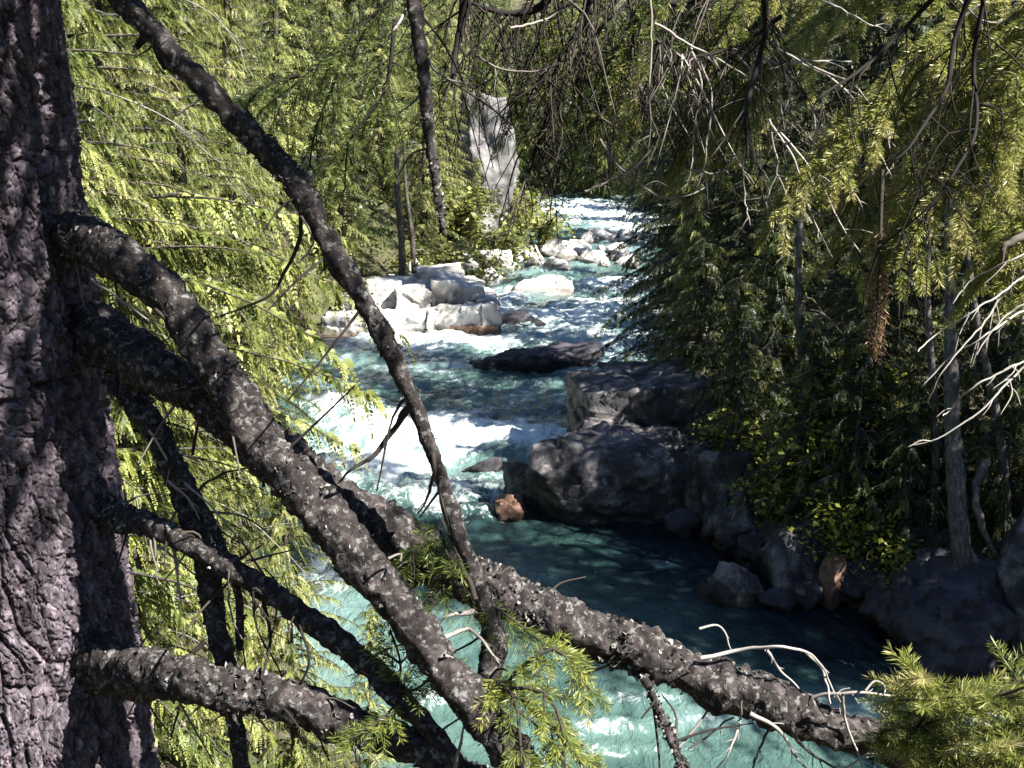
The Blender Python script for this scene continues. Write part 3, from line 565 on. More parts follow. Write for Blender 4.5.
# leafy shrubs
def shrub_proto(name, seed, H, R, n, material, leaf=0.09, droop=0.3):
    rs = np.random.RandomState(seed); root = obj(name, None); st = Geo(); lf = Geo()
    for k in range(n):
        az = rs.uniform(0, 6.28); L = rs.uniform(.5, 1) ; dv = np.array([math.cos(az) * R * L, math.sin(az) * R * L, 0])
        C = twig(st, [(0, 0, -.2), dv * .25 + (0, 0, H * .55 * L), dv * .65 + (0, 0, H * rs.uniform(.75, 1)), dv * 1.1 + (0, 0, H * rs.uniform(.5, .9) - droop * L)], 0.014, 0.003, 16, 4, 0.4)
        m_ = 40; b_ = C[rs.randint(4, 16, m_)] + rs.normal(size=(m_, 3)) * R * 0.13
        d = norm(rs.normal(size=(m_, 3)) * (1, 1, .35) + (0, 0, -.25)); nn = norm(rs.normal(size=(m_, 3)) * .5 + (0, 0, 1)); sdv = norm(np.cross(d, nn)); ll = leaf * rs.uniform(.45, 1.4, m_)
        V, F = quads(b_, d, sdv, ll, ll * 0.75, 0.45); lf.add(V, F, np.repeat(np.clip(rs.normal(.5, .25, m_), 0, 1), 4))
    obj('stems', st.mesh('stems', M['dead'], True), root); obj('foliage', lf.mesh('foliage', material), root); return root
MA = shrub_proto('vine_maple', 21, 2.0, 1.2, 26, M['maple'], 0.13)
for u, v, sc, rz, lab in [(780, 492, 0.75, 0, 'leafy yellow green maple shrub above the pointed pool rock'), (855, 515, 0.8, 1, 'leafy maple shrub between the rubble shore and the roots'),
                         (740, 448, 0.75, 2, 'leafy maple shrub over the pale bank rock'), (815, 470, 1.0, 3, 'tall leafy maple shrub behind the shore boulders'), (915, 545, 0.6, 4, 'small maple shrub with a few big leaves beside the rooted trunk'),
                         (850, 440, 1.1, 5, 'tallest leafy maple shrub under the dark cedars'), (1010, 560, 0.5, 2.4, 'little maple shrub at the right edge above the roots')]:
    c = hit(u, v); plant(MA, c[0] - 0.3, c[1] - 0.9, lab, 'shrub', 'maple shrubs on the shaded bank', sc, rz)
BA = shrub_proto('willow_bush', 22, 1.6, 1.5, 40, M['bush'], 0.16, 0.1)
for (u, v, Y), s, lab in [((470, 262, 52), 1.0, 'sunlit bush on the stones right of the ledge'), ((505, 250, 60), 1.1, 'sunlit bush overhanging the stones at the bend'), ((545, 238, 72), 1.1, 'sunlit bush reaching farthest over the white boulder bar'),
                          ((440, 250, 49), 0.9, 'sunlit bush above the middle of the ledge'), ((415, 262, 47.5), 0.8, 'small sunlit bush at the foot of the bare trunks'), ((490, 232, 66), 1.3, 'sunlit bush below the pale cliff face'), ((520, 225, 80), 1.5, 'sunlit bush beside the farthest rapids'), ((455, 225, 58), 1.3, 'sunlit bush below the grey cliff rock')]:
    c = PY(u, v, Y); o = plant(BA, c[0], c[1], lab, 'bush', 'sunlit bushes above the rapids', s * 1.25, s * 9); o.location.z = max(o.location.z, 0.1)

# dead standing trunks and the rooted trunk on the right bank
def snag(name, u0, v0, u1, v1, Y, r, label, m_, ntw=12, seed=0, cat='dead tree'):
    
    if Y is None: Y = hit(u0, v0)[1] - 0.25
    a = PY(u0, v0, Y); b_ = PY(u1, v1, Y + 0.4); root = thing(name, label, cat, tuple(a), 'bare trunks on the banks'); rs = np.random.RandomState(seed); g = Geo()
    b_ = b_ - a; C = spline([(0, 0, -.5), b_ * .3 + (0.05, 0, 0), b_ * .7 - (0.05, 0, 0), b_], 40); tube(g, C, np.linspace(r, r * .5, 40), 10, rough=0.12, nscale=5)
    obj('trunk', g.mesh('trunk', m_, True), root)
    for k in range(ntw):
        p0 = C[rs.randint(8, 39)]; az = rs.uniform(0, 6.28); d = np.array([math.cos(az), math.sin(az), rs.uniform(-.5, .2)]); l = rs.uniform(.4, 1.3); g = Geo()
        twig(g, [p0, p0 + d * l * .5 + (0, 0, .03), p0 + d * l + (0, 0, -.25 * l)], 0.012, 0.004, 9, 4, rs.uniform(.5, .9)); obj('dead_branch', g.mesh('dead_branch', M['dead'], True), root)
snag('dead_trunk', 934, 535, 929, 200, None, 0.085, 'slim grey dead trunk standing among the right bank cedars', M['pale_bark'], 12, 1)
snag('dead_trunk', 804, 480, 800, 220, None, 0.11, 'pale dead trunk deep in the shade behind the maple shrubs', M['pale_bark'], 12, 2)
snag('dead_trunk', 1012, 540, 962, 200, None, 0.09, 'leaning grey dead trunk near the right edge', M['pale_bark'], 10, 3)
snag('bare_trunk', 402, 283, 397, 150, 46.0, 0.17, 'dark bare trunk standing behind the white ledge', M['tree_bark'], 6, 4)
snag('bare_trunk', 414, 278, 404, 150, 47.0, 0.12, 'slimmer dark bare trunk beside the first behind the ledge', M['tree_bark'], 6, 5)
ry = hit(960, 612)[1] - 0.5
rt = thing('rooted_trunk', 'grey trunk with bare roots gripping the dark boulder by the pool', 'tree', tuple(PY(962, 570, ry)), None)
ro = np.array(rt.location); g = Geo()
C = spline([PY(968, 585, ry) - ro, PY(960, 540, ry + .05) - ro, PY(957, 490, ry + .2) - ro, PY(952, 400, ry + .6) - ro, PY(948, 200, ry + 1) - ro], 50); tube(g, C, np.linspace(0.17, 0.06, 50), 14, rough=0.2, nscale=6); obj('trunk', g.mesh('trunk', M['pale_bark'], True), rt)
for k, pts in enumerate([[(966, 560, 0), (980, 590, -.3), (1010, 605, -.5), (1045, 615, -.5)], [(962, 565, 0), (968, 600, -.4), (990, 622, -.6), (1020, 640, -.7)], [(964, 545, 0), (990, 580, -.2), (1020, 590, -.3), (1050, 590, -.3)], [(958, 560, 0), (950, 600, -.3), (955, 630, -.6)], [(985, 460, .3), (975, 500, .1), (990, 545, -.1), (1010, 570, -.1)]]):
    g = Geo(); C = spline([PY(a, b_, ry + d) - ro for a, b_, d in pts], 26); C = C + np.stack([vnoise(C * 6, 3 + q) for q in range(3)], 1) * .03; tube(g, C, np.linspace(0.08, 0.025, 26), 8, rough=0.2, nscale=7); obj('root', g.mesh('root', M['pale_bark'], True), rt)

# ------------------------------------------------------------------ needle foliage (close firs)
def needles(g, base, d, ln, rs, N=44, nl=0.026, wd=0.0020, var=0.5, spread=0.85, fwd=0.6):
    S_ = len(base); d = norm(d); ref = np.where(np.abs(d[:, 2:3]) > .9, [[1.0, 0, 0]], [[0, 0, 1.0]]); u = norm(np.cross(d, ref)); v = np.cross(d, u)
    t = (np.arange(N)[None] + rs.rand(S_, N)) / N; ph = rs.uniform(0, 6.283, (S_, N))
    rad = u[:, None] * np.cos(ph)[..., None] + v[:, None] * np.sin(ph)[..., None] * 0.75
    b_ = base[:, None] + d[:, None] * (ln[:, None] * t)[..., None]
    nd_ = norm(d[:, None] * (fwd + 0.9 * np.maximum(t - .75, 0) * 4 * .5)[..., None] + rad * spread); L = nl * rs.uniform(.75, 1.1, (S_, N)) * (1.05 - .25 * t)
    sd_ = norm(np.cross(nd_, norm(rs.normal(size=nd_.shape)))); V, F = quads(b_.reshape(-1, 3), nd_.reshape(-1, 3), sd_.reshape(-1, 3), L.ravel(), wd, 0.6)
    va = np.clip(np.broadcast_to(np.asarray(var).reshape(-1, 1), (S_, N)) + 0.25 * (t - .4) + 0.1 * rs.normal(size=(S_, N)), 0, 1); g.add(V, F, np.repeat(va.ravel(), 4))
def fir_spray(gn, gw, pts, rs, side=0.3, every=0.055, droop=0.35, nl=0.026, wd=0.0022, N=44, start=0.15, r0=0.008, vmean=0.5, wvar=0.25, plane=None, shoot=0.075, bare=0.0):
    C0 = np.asarray(pts, float); Ltot = np.linalg.norm(np.diff(C0, axis=0), axis=1).sum(); n = max(8, int(Ltot / every)); C = spline(C0, n)
    tube(gw, C, np.linspace(r0, 0.0025, n), 6, wvar); T = norm(np.gradient(C, axis=0)); B = []; D = []; Ls = []; VV = []
    upv = np.array([0, 0, 1.0]) if plane is None else np.asarray(plane, float)
    for i in range(int(n * start), n):
        f = (i - n * start) / max(1, n * (1 - start))
        for sg in (1, -1):
            if rs.rand() < 0.12 + bare: continue
            sv = norm(np.cross(T[i], upv)) * sg; d = norm(T[i] * rs.uniform(.5, .9) + sv * rs.uniform(.6, 1.) + rs.normal(size=3) * .18)
            l = side * (1.0 - 0.72 * f) * rs.uniform(.5, 1.1) * min(1, .5 + 2.5 * f); m_ = max(2, int(l / (shoot * .62))); s = np.linspace(0, 1, m_ + 1)
            Q = C[i] + d * (l * s)[:, None] + np.array([0, 0, -droop * l]) * (s ** 2)[:, None]
            if l > 0.05: tube(gw, Q, np.linspace(0.003, 0.0012, m_ + 1), 4, wvar, cap=False)
            tg = norm(np.gradient(Q, axis=0)); vb = np.clip(vmean + rs.normal() * .13, 0, 1)
            for j in range(m_):
                B.append(Q[j]); D.append(Q[j + 1] - Q[j]); Ls.append(np.linalg.norm(Q[j + 1] - Q[j]) * 1.05); VV.append(vb)
                if j > 0:
                    pv = norm(np.cross(tg[j], upv)); k_ = 1 if (j % 2) else -1
                    dd = norm(tg[j] * .75 + pv * k_ * .7 + np.array([0, 0, -.25 * droop]) + rs.normal(size=3) * .12); B.append(Q[j]); D.append(dd); Ls.append(shoot * rs.uniform(.6, 1.2) * (1.1 - .5 * j / m_)); VV.append(vb + .06)
            B.append(Q[-1]); D.append(tg[-1]); Ls.append(shoot * .8); VV.append(vb + .15)
    needles(gn, np.array(B), np.array(D), np.array(Ls), rs, N, nl, wd, np.array(VV))

# ------------------------------------------------------------------ the big fir beside the camera
bz = gz(-1.32, 2.6); fir = thing('fir_tree', 'huge fir with deeply furrowed purple grey bark and lichened limbs close to the camera', 'tree', (-1.32, 2.6, bz)); FO = np.array([-1.32, 2.6, bz])
def FP(px, py, d): return P(px, py, d) - FO
def axis_at(z): return np.stack([np.interp(z, [5, 10, 22], [-1.31, -1.42, -1.6]), np.full_like(z, 2.62), z], -1)
def trunk_mesh():
    zd = np.concatenate([np.linspace(5.0, 6.3, 40), np.linspace(6.3, 9.2, 1000)[1:], np.linspace(9.2, 22, 60)[1:]]); th = np.concatenate([np.linspace(-np.pi * 0.62, np.pi * 0.12, 600, endpoint=False), np.linspace(np.pi * 0.12, np.pi * 1.38, 90, endpoint=False)])
    Rz = np.interp(zd, [5, 5.8, 6.5, 9, 22], [0.52, 0.44, 0.405, 0.355, 0.1]); A = axis_at(zd)
    D = np.stack([np.cos(th), np.sin(th), 0 * th], 1); q = (A[:, None] + D[None] * Rz[:, None, None]); qf = q.reshape(-1, 3)
    wq = qf + 0.05 * np.stack([fbm(qf * 5, 2, s) for s in (1, 2, 3)], 1)
    f1, f2 = worley(wq * np.array([17, 17, 4.6]), 5); e = np.clip((f2 - f1) / 0.14, 0, 1); id1 = worley.ident
    w2 = wq + 0.012 * np.stack([fbm(qf * 28, 3, s) for s in (4, 5, 6)], 1)
    g1, g2 = worley(w2 * np.array([46, 46, 21]), 9); e2 = np.clip((g2 - g1) / 0.16, 0, 1); id2 = worley.ident
    rid = np.abs(vnoise(qf * np.array([7, 7, 1.1]) + 3, 8))
    k1, k2 = worley(w2 * np.array([95, 95, 60]), 29); e3 = np.clip((k2 - k1) / 0.2, 0, 1); id3 = worley.ident
    h = 0.024 * (e ** .7 - 1) + 0.010 * (e2 - 1) + 0.004 * (e3 - 1) + 0.008 * (id2 - .5) + 0.005 * (id3 - .5) + 0.010 * (id1 - .5) + 0.008 * fbm(qf * 4, 2, 15) + 0.035 * (np.minimum(rid, .3) - .3) + 0.002 * fbm(qf * 110, 2, 19)
    pv = np.clip(0.25 * id1 + 0.4 * id2 + 0.35 * id3, 0, 1)
    V = (qf + np.repeat(D[None], len(zd), 0).reshape(-1, 3) * h[:, None]) - FO; n, k = len(zd), len(th)
    i = np.arange(n - 1)[:, None] * k; j = np.arange(k)[None]; j2 = (j + 1) % k; F = np.stack([i + j, i + j2, i + k + j2, i + k + j], -1).reshape(-1, 4)
    g = Geo(); g.add(V, F, pv); return g.mesh('trunk', M['plate_bark'], False)
obj('trunk', trunk_mesh(), fir)

def lichen_flakes(C, R, n, rs, size=0.010, up=0.35):
    g = Geo(); T, A, B = frames(C); i = rs.randint(0, len(C), n); cl = vnoise(C[i] * 11 + 4, 71) + .4 * vnoise(C[i] * 27, 72); keep = rs.rand(n) < 0.12 + 1.6 * np.clip(cl + .05, 0, 1); i = i[keep]; n = len(i)
    ph = rs.uniform(0, 6.283, n); d = A[i] * np.cos(ph)[:, None] + B[i] * np.sin(ph)[:, None]; d = norm(d + np.array([0, 0, up]) * rs.rand(n, 1))
    base = C[i] + d * (R[i] * 0.93)[:, None] + T[i] * rs.uniform(-.01, .01, n)[:, None]
    for rep in range(2):
        dd = norm(d + rs.normal(size=(n, 3)) * 0.7); sd_ = norm(np.cross(dd, rs.normal(size=(n, 3)))); l = size * .72 * rs.uniform(.4, 1.3, n) * (1 + np.clip(cl[keep], 0, 1)); V, F = quads(base, dd, sd_, l, l * .9, .6)
        V = V + rs.normal(size=V.shape) * size * .12; g.add(V, F, np.repeat(np.clip(rs.choice([.1, .45, .8, 1.0], n, p=[.5, .25, .17, .08]) + rs.normal(size=n) * .06, 0, 1), 4))
    return g
def limb(pts, name='branch', nfl=700, flake=0.010, seed=0, rough=0.16, spur=0, material=None):
    """pts: (px, py, depth, radius px)"""
    rs = np.random.RandomState(seed); q = np.array([list(FP(a, b_, d)) + [r / FPX * d] for a, b_, d, r in pts]); L = np.linalg.norm(np.diff(q[:, :3], axis=0), axis=1).sum(); n = max(20, int(L / 0.008)); S4 = spline(q, n); C, R = S4[:, :3], S4[:, 3] * 0.87
    C = C + np.stack([vnoise(C * 19 + 5 * seed, k + 30) for k in range(3)], 1) * R[:, None] * 0.12
    C = C + np.stack([vnoise(C * 7 + 11 * seed, k) for k in range(3)], 1) * R[:, None] * 0.22
    R = R * (1 + 0.13 * vnoise(C * 16 + seed, 5) + 0.10 * np.clip(vnoise(C * 30 + seed, 6) - .3, 0, 1) * 3); g = Geo(); tube(g, C, R, 26, rough=rough * 1.4, nscale=60, seed=seed); o = obj(name, g.mesh(name, material or M['limb_bark'], True), fir)
    if nfl: obj('lichen', lichen_flakes(C, R, int(nfl * 1.5), rs, flake).mesh('lichen', M['lichen']), o)['kind'] = 'stuff'
    for k in range(spur):
        i = rs.randint(n // 8, n - 4); d = norm(rs.normal(size=3) + np.array([.2, 0, -.5])); l = rs.uniform(.04, .24); g = Geo()
        twig(g, [C[i], C[i] + d * l * .5 + rs.normal(size=3) * .01, C[i] + d * l + (0, 0, -.02)], 0.0035, 0.0015, 8, 5, rs.uniform(.05, .6)); obj('twig', g.mesh('twig', M['dead'], True), o)
    return o, C, R
def twigs_px(parent, lst, d=2.4, r0=1.6, r1=0.8, var=0.8):
    for it in lst:
        g = Geo(); dd = it[2] if len(it) > 2 else d; v = it[1] if len(it) > 1 else var; rr = it[3] if len(it) > 3 else r0
        C = twig(g, [FP(a, b_, dd + 0.03 * math.sin(k * 2.1 + a)) for k, (a, b_) in enumerate(it[0])], rr / FPX * dd, min(rr, r1) / FPX * dd, 30, 6, v, 0.006); fork(g, C, dd, v, int(abs(it[0][0][0])) % 97, .6); obj('twig', g.mesh('twig', M['dead'], True), parent)

B1, C1, R1 = limb([(10, 195, 2.85, 30), (62, 224, 2.62, 30), (98, 246, 2.44, 26), (130, 262, 2.34, 24), (180, 310, 2.33, 23), (222, 372, 2.32, 23), (256, 432, 2.30, 24), (300, 490, 2.28, 25), (368, 570, 2.25, 24), (430, 645, 2.22, 23), (490, 722, 2.2, 22), (540, 790, 2.18, 21)], seed=1, nfl=1500, spur=10)
B2, C2, R2 = limb([(40, 300, 2.85, 30), (85, 326, 2.66, 30), (118, 347, 2.52, 28), (150, 368, 2.44, 26), (200, 394, 2.42, 27), (250, 432, 2.41, 28), (310, 480, 2.42, 27), (380, 525, 2.42, 26), (450, 570, 2.42, 27), (520, 602, 2.42, 25), (600, 637, 2.42, 25), (680, 668, 2.42, 25), (740, 692, 2.42, 26), (820, 722, 2.42, 23), (880, 745, 2.42, 20), (960, 778, 2.42, 15)], seed=2, nfl=2600, spur=20)
B3, C3, R3 = limb([(70, 498, 2.85, 18), (120, 515, 2.62, 15), (152, 527, 2.47, 12), (190, 545, 2.4, 13), (240, 575, 2.38, 13), (300, 612, 2.36, 13), (360, 662, 2.34, 14), (410, 706, 2.32, 13), (450, 752, 2.3, 11), (470, 785, 2.3, 10)], seed=3, nfl=650, spur=16, flake=0.009)
B4, C4, R4 = limb([(70, 658, 2.8, 30), (125, 668, 2.58, 28), (160, 674, 2.44, 25), (200, 682, 2.36, 23), (260, 695, 2.35, 22), (320, 716, 2.34, 23), (380, 735, 2.33, 22), (430, 755, 2.32, 20), (480, 785, 2.3, 18)], seed=4, nfl=1300, spur=14)
B5, C5, R5 = limb([(112, 375, 2.55, 12), (135, 400, 2.52, 15), (155, 432, 2.5, 14), (178, 480, 2.5, 14), (205, 560, 2.5, 13), (220, 640, 2.5, 12), (234, 720, 2.5, 10), (244, 790, 2.5, 9)], seed=5, nfl=700, spur=12, flake=0.009)
B5b, _, _ = limb([(150, 425, 2.5, 5), (180, 470, 2.48, 7), (215, 530, 2.46, 6), (238, 590, 2.46, 5), (240, 650, 2.46, 4)], seed=6, nfl=160, spur=6, flake=0.006)
B6, C6, R6 = limb([(60, -60, 2.3, 13), (115, -5, 2.25, 13), (160, 40, 2.22, 13), (205, 85, 2.2, 13), (250, 135, 2.2, 14), (300, 190, 2.2, 14), (320, 225, 2.2, 13), (350, 280, 2.2, 12), (385, 340, 2.2, 10), (410, 392, 2.22, 9), (435, 462, 2.24, 9), (460, 535, 2.27, 9), (480, 588, 2.3, 10), (492, 640, 2.33, 14), (486, 690, 2.33, 12)], seed=7, nfl=900, spur=16, flake=0.008)
B7, C7, R7 = limb([(405, -60, 2.5, 8), (414, -5, 2.5, 8), (422, 60, 2.5, 8), (428, 130, 2.5, 7), (437, 190, 2.5, 5), (444, 235, 2.5, 2.5)], seed=8, nfl=220, spur=3, flake=0.007)
B8, C8, R8 = limb([(637, 668, 2.40, 5), (650, 690, 2.36, 5), (668, 730, 2.34, 5), (686, 775, 2.32, 4)], seed=9, nfl=260, spur=6, flake=0.008)
twigs_px(B6, [([(300, 205), (296, 240), (275, 290), (240, 310), (215, 318)], .2, 2.25, 2.6), ([(412, 405), (395, 430), (375, 455), (350, 470), (338, 485)], .1, 2.22, 4), ([(430, 440), (436, 470), (424, 500), (415, 515)], .2, 2.24, 3), ([(165, 70), (150, 42), (140, 30)], .15, 2.22, 4), ([(145, 35), (138, 45), (132, 52)], .1, 2.22, 5), ([(300, 215), (312, 240), (298, 262)], .8, 2.2, 1.3), ([(480, 610), (455, 615), (440, 620)], .8, 2.3, 4), ([(476, 600), (460, 560), (440, 520)], .25, 2.28, 3)])
twigs_px(B2, [([(700, 660), (740, 650), (780, 647), (810, 655), (828, 680), (834, 700)], .95, 2.36, 2.4), ([(765, 650), (780, 675), (797, 690)], .95, 2.37, 1.8), ([(805, 654), (822, 672), (830, 705)], .9, 2.36, 1.8), ([(700, 630), (722, 628), (732, 650)], .85, 2.38, 1.4),
              ([(800, 700), (850, 692), (900, 695), (935, 700)], .85, 2.38, 2.2), ([(866, 690), (875, 680), (885, 686), (884, 694)], .85, 2.36, 1.3), ([(840, 695), (848, 730), (865, 775)], .9, 2.33, 2.0), ([(740, 700), (741, 720), (730, 750), (716, 768)], .8, 2.36, 1.6),
              ([(750, 715), (780, 735), (800, 760), (815, 775)], .9, 2.34, 2.6), ([(790, 725), (800, 745), (822, 760), (850, 775)], .4, 2.34, 2.4), ([(905, 735), (870, 752), (842, 768)], .9, 2.33, 2.4), ([(735, 718), (710, 735), (690, 748)], .3, 2.36, 1.1), ([(770, 730), (760, 750), (752, 772)], .2, 2.35, 1.6),
              ([(890, 720), (930, 735), (955, 752), (985, 775)], .75, 2.34, 4), ([(960, 715), (1000, 730), (1040, 748)], .9, 2.3, 2.2), ([(955, 705), (1000, 717), (1040, 720)], .9, 2.3, 2.0), ([(930, 770), (950, 752), (965, 745)], .8, 2.33, 3)])
twigs_px(B1, [([(440, 640), (470, 630), (490, 650), (500, 665)], .85, 2.25, 3), ([(445, 655), (458, 662), (462, 690), (456, 705)], .8, 2.2, 2), ([(388, 560), (400, 555), (402, 562)], .6, 2.2, 1.6), ([(455, 770), (460, 740), (464, 720)], .7, 2.2, 2.5), ([(128, 290), (160, 315), (178, 330), (182, 345)], .2, 2.33, 3), ([(90, 278), (120, 300), (160, 330)], .75, 2.3, 1.6)])
twigs_px(B5, [([(148, 432), (175, 470), (208, 505), (245, 545)], .95, 2.45, 1.4), ([(168, 480), (190, 500), (200, 520)], .9, 2.45, 1.2), ([(195, 455), (200, 420), (205, 395)], .15, 2.46, 1.8), ([(185, 520), (205, 485), (240, 470), (268, 470)], .15, 2.46, 2), ([(210, 590), (240, 560), (262, 545)], .15, 2.46, 2), ([(150, 540), (178, 560), (205, 585)], .85, 2.48, 1.6), ([(176, 540), (177, 570), (182, 605)], .9, 2.48, 2), ([(205, 640), (190, 660), (185, 690), (170, 740)], .15, 2.46, 3)])
twigs_px(B3, [([(265, 600), (270, 640), (258, 690), (250, 730)], .1, 2.35, 2.2), ([(270, 600), (255, 590), (262, 640), (285, 680)], .1, 2.36, 1.6), ([(300, 625), (310, 660), (300, 700), (330, 760)], .1, 2.35, 1.5), ([(230, 570), (232, 610), (242, 640)], .6, 2.37, 1.5)])
twigs_px(B7, [([(424, 55), (432, 70), (450, 80), (465, 84)], .8, 2.5, 1.6), ([(405, 10), (392, 30), (386, 40)], .9, 2.5, 1.5)])
# needle sprigs growing on the limbs
def sprig(parent, sprays, seed, **k):
    rs = np.random.RandomState(seed); gn, gw = Geo(), Geo()
    for pts in sprays: fir_spray(gn, gw, [FP(*p_) for p_ in pts], rs, **k)
    obj('needles', gn.mesh('needles', M['fir'], False), parent); obj('twig', gw.mesh('twig', M['dead'], True), parent)
sprig(B2, [[(905, 745, 2.3), (925, 715, 2.22), (925, 695, 2.16), (921, 680, 2.14)], [(890, 722, 2.3), (930, 708, 2.2), (985, 700, 2.12), (1045, 680, 2.05)], [(930, 740, 2.3), (980, 730, 2.2), (1040, 720, 2.1)], [(900, 745, 2.3), (930, 760, 2.2), (990, 770, 2.1), (1040, 780, 2.05)], [(960, 690, 2.3), (1000, 690, 2.3), (1030, 676, 2.3), (1060, 668, 2.3)], [(885, 730, 2.28), (905, 735, 2.25), (915, 738, 2.24)], [(960, 770, 2.1), (1000, 750, 2.05), (1045, 745, 2.0)]], 31, side=0.12, every=0.035, droop=0.1, nl=0.031, wd=0.0021, N=50, start=0.1, vmean=0.6, shoot=0.06, r0=0.004)
sprig(B1, [[(500, 690, 2.25), (530, 660, 2.2), (560, 650, 2.2), (590, 690, 2.2)], [(495, 680, 2.22), (515, 700, 2.15), (520, 740, 2.12), (525, 790, 2.1)], [(505, 690, 2.24), (540, 715, 2.2), (570, 750, 2.16), (600, 790, 2.14)], [(490, 690, 2.2), (540, 690, 2.17), (560, 720, 2.15), (565, 770, 2.12)]], 32, side=0.10, every=0.035, droop=0.35, nl=0.025, wd=0.0022, N=30, start=0.12, vmean=0.5, shoot=0.045, r0=0.004)
sprig(B2, [[(450, 560, 2.36), (425, 545, 2.3), (405, 560, 2.28), (395, 590, 2.27)], [(455, 575, 2.36), (440, 590, 2.3), (425, 620, 2.28)], [(430, 545, 2.36), (470, 590, 2.32), (500, 610, 2.3), (540, 640, 2.3)], [(470, 580, 2.36), (450, 560, 2.28), (440, 530, 2.28)]], 33, side=0.07, every=0.04, droop=0.5, nl=0.024, wd=0.0018, N=22, start=0.2, vmean=0.25, shoot=0.04, r0=0.003)
sprig(B3, [[(395, 690, 2.3), (415, 690, 2.26), (435, 670, 2.24), (420, 650, 2.24)], [(400, 700, 2.3), (380, 720, 2.25), (350, 740, 2.22)], [(400, 690, 2.3), (400, 660, 2.3), (390, 630, 2.3)]], 34, side=0.07, every=0.04, droop=0.3, nl=0.024, wd=0.0018, N=22, start=0.2, vmean=0.35, shoot=0.04, r0=0.003)
# shaded boughs of the fir that dip into the picture from above
def bough(parent, sprays, seed, name='branch', **k):
    rs = np.random.RandomState(seed); gn, gw = Geo(), Geo()
    for pts in sprays: fir_spray(gn, gw, [P(*p_) - np.array(parent.location) for p_ in pts], rs, **k)
    o = obj(name, gw.mesh(name, M['dead'], True), parent); obj('needles', gn.mesh('needles', M['fir'], False), o); return o
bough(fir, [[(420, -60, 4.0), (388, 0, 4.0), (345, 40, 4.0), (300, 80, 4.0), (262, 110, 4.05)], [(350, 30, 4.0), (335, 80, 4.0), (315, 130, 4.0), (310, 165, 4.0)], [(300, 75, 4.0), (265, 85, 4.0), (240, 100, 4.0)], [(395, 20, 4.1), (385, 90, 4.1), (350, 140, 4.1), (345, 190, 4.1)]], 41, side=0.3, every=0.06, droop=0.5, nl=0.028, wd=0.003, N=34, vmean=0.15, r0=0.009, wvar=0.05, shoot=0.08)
# upper crown, above the picture: boughs that dapple the trunk with shade
rs = np.random.RandomState(77); Tm = [spray_branch(rs, 2.6, 0.5, 0.10, 0.4, 9, 0.3) for _ in range(4)]; lf, wd_ = Geo(), Geo()
for k in range(46):
    h = rs.uniform(10.2, 20); az = k * 2.4 + rs.uniform(-.4, .4); L = np.interp(h, [9, 13, 22], [1.0, 1.0, .35]) * rs.uniform(.7, 1.05); (V, F, A), ax = Tm[rs.randint(4)]; ca, sa = math.cos(az), math.sin(az); Rm = np.array([[ca, -sa, 0], [sa, ca, 0], [0, 0, 1]]); base = axis_at(np.array([h]))[0] - FO
    lf.add((V * L) @ Rm.T + base, F, A * .7); tube(wd_, (ax * L) @ Rm.T + base, np.linspace(.03, .006, 7), 6, .2, cap=False)
for k in range(26):
    h = rs.uniform(9.6, 11.6); az = rs.uniform(-1.1, -0.1); L = rs.uniform(.8, 1.35); (V, F, A), ax = Tm[rs.randint(4)]; ca, sa = math.cos(az), math.sin(az); Rm = np.array([[ca, -sa, 0], [sa, ca, 0], [0, 0, 1]]); base = axis_at(np.array([h]))[0] - FO
    lf.add((V * L) @ Rm.T + base, F, A * .7); tube(wd_, (ax * L) @ Rm.T + base, np.linspace(.035, .006, 7), 6, .2, cap=False)
obj('crown', lf.mesh('crown', M['far_leaf']), fir); obj('upper_limbs', wd_.mesh('upper_limbs', M['limb_bark'], True), fir)

# ------------------------------------------------------------------ the second fir, its trunk outside the right edge
nz_ = gz(3.3, 4.0); fir2 = thing('fir_tree', 'sunlit fir whose needle boughs and white dead twigs hang in from the right', 'tree', (3.3, 4.0, nz_)); F2 = np.array([3.3, 4.0, nz_])
g = Geo(); zz = np.linspace(-.5, 13, 60); tube(g, np.stack([0.03 * np.sin(zz), 0 * zz, zz], 1), np.interp(zz, [-.5, 0, 13], [.32, .24, .05]), 20, rough=.08, nscale=6); obj('trunk', g.mesh('trunk', M['bark'], True), fir2)
def B(sprays, seed, **k): return bough(fir2, sprays, seed, **k)
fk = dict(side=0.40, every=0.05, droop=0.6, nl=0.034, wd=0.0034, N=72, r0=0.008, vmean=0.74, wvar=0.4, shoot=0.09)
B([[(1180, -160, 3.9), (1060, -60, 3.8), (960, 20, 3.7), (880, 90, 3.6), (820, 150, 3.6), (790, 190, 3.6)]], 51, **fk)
B([[(1200, -40, 3.7), (1090, 40, 3.6), (1000, 100, 3.5), (940, 170, 3.45), (900, 240, 3.45)]], 52, **fk)
B([[(1200, 60, 3.9), (1090, 120, 3.9), (1010, 180, 3.9), (960, 240, 3.9)]], 53, **fk)
B([[(1080, -180, 4.2), (960, -80, 4.2), (860, -10, 4.1), (780, 50, 4.1), (735, 110, 4.1)]], 54, **fk)
B([[(1000, -160, 4.4), (900, -90, 4.4), (800, -40, 4.4), (720, 10, 4.4), (690, 60, 4.4)]], 55, **fk)
B([[(1180, -120, 3.6), (1100, -40, 3.5), (1030, 40, 3.4), (985, 110, 3.4), (970, 170, 3.4)]], 56, **fk)
B([[(1180, 120, 3.6), (1100, 170, 3.5), (1030, 220, 3.5), (1000, 270, 3.5)]], 57, **fk)
B([[(1140, -140, 4.0), (1020, -20, 4.0), (930, 80, 4.0), (870, 170, 4.0), (850, 240, 4.0)]], 58, **fk)
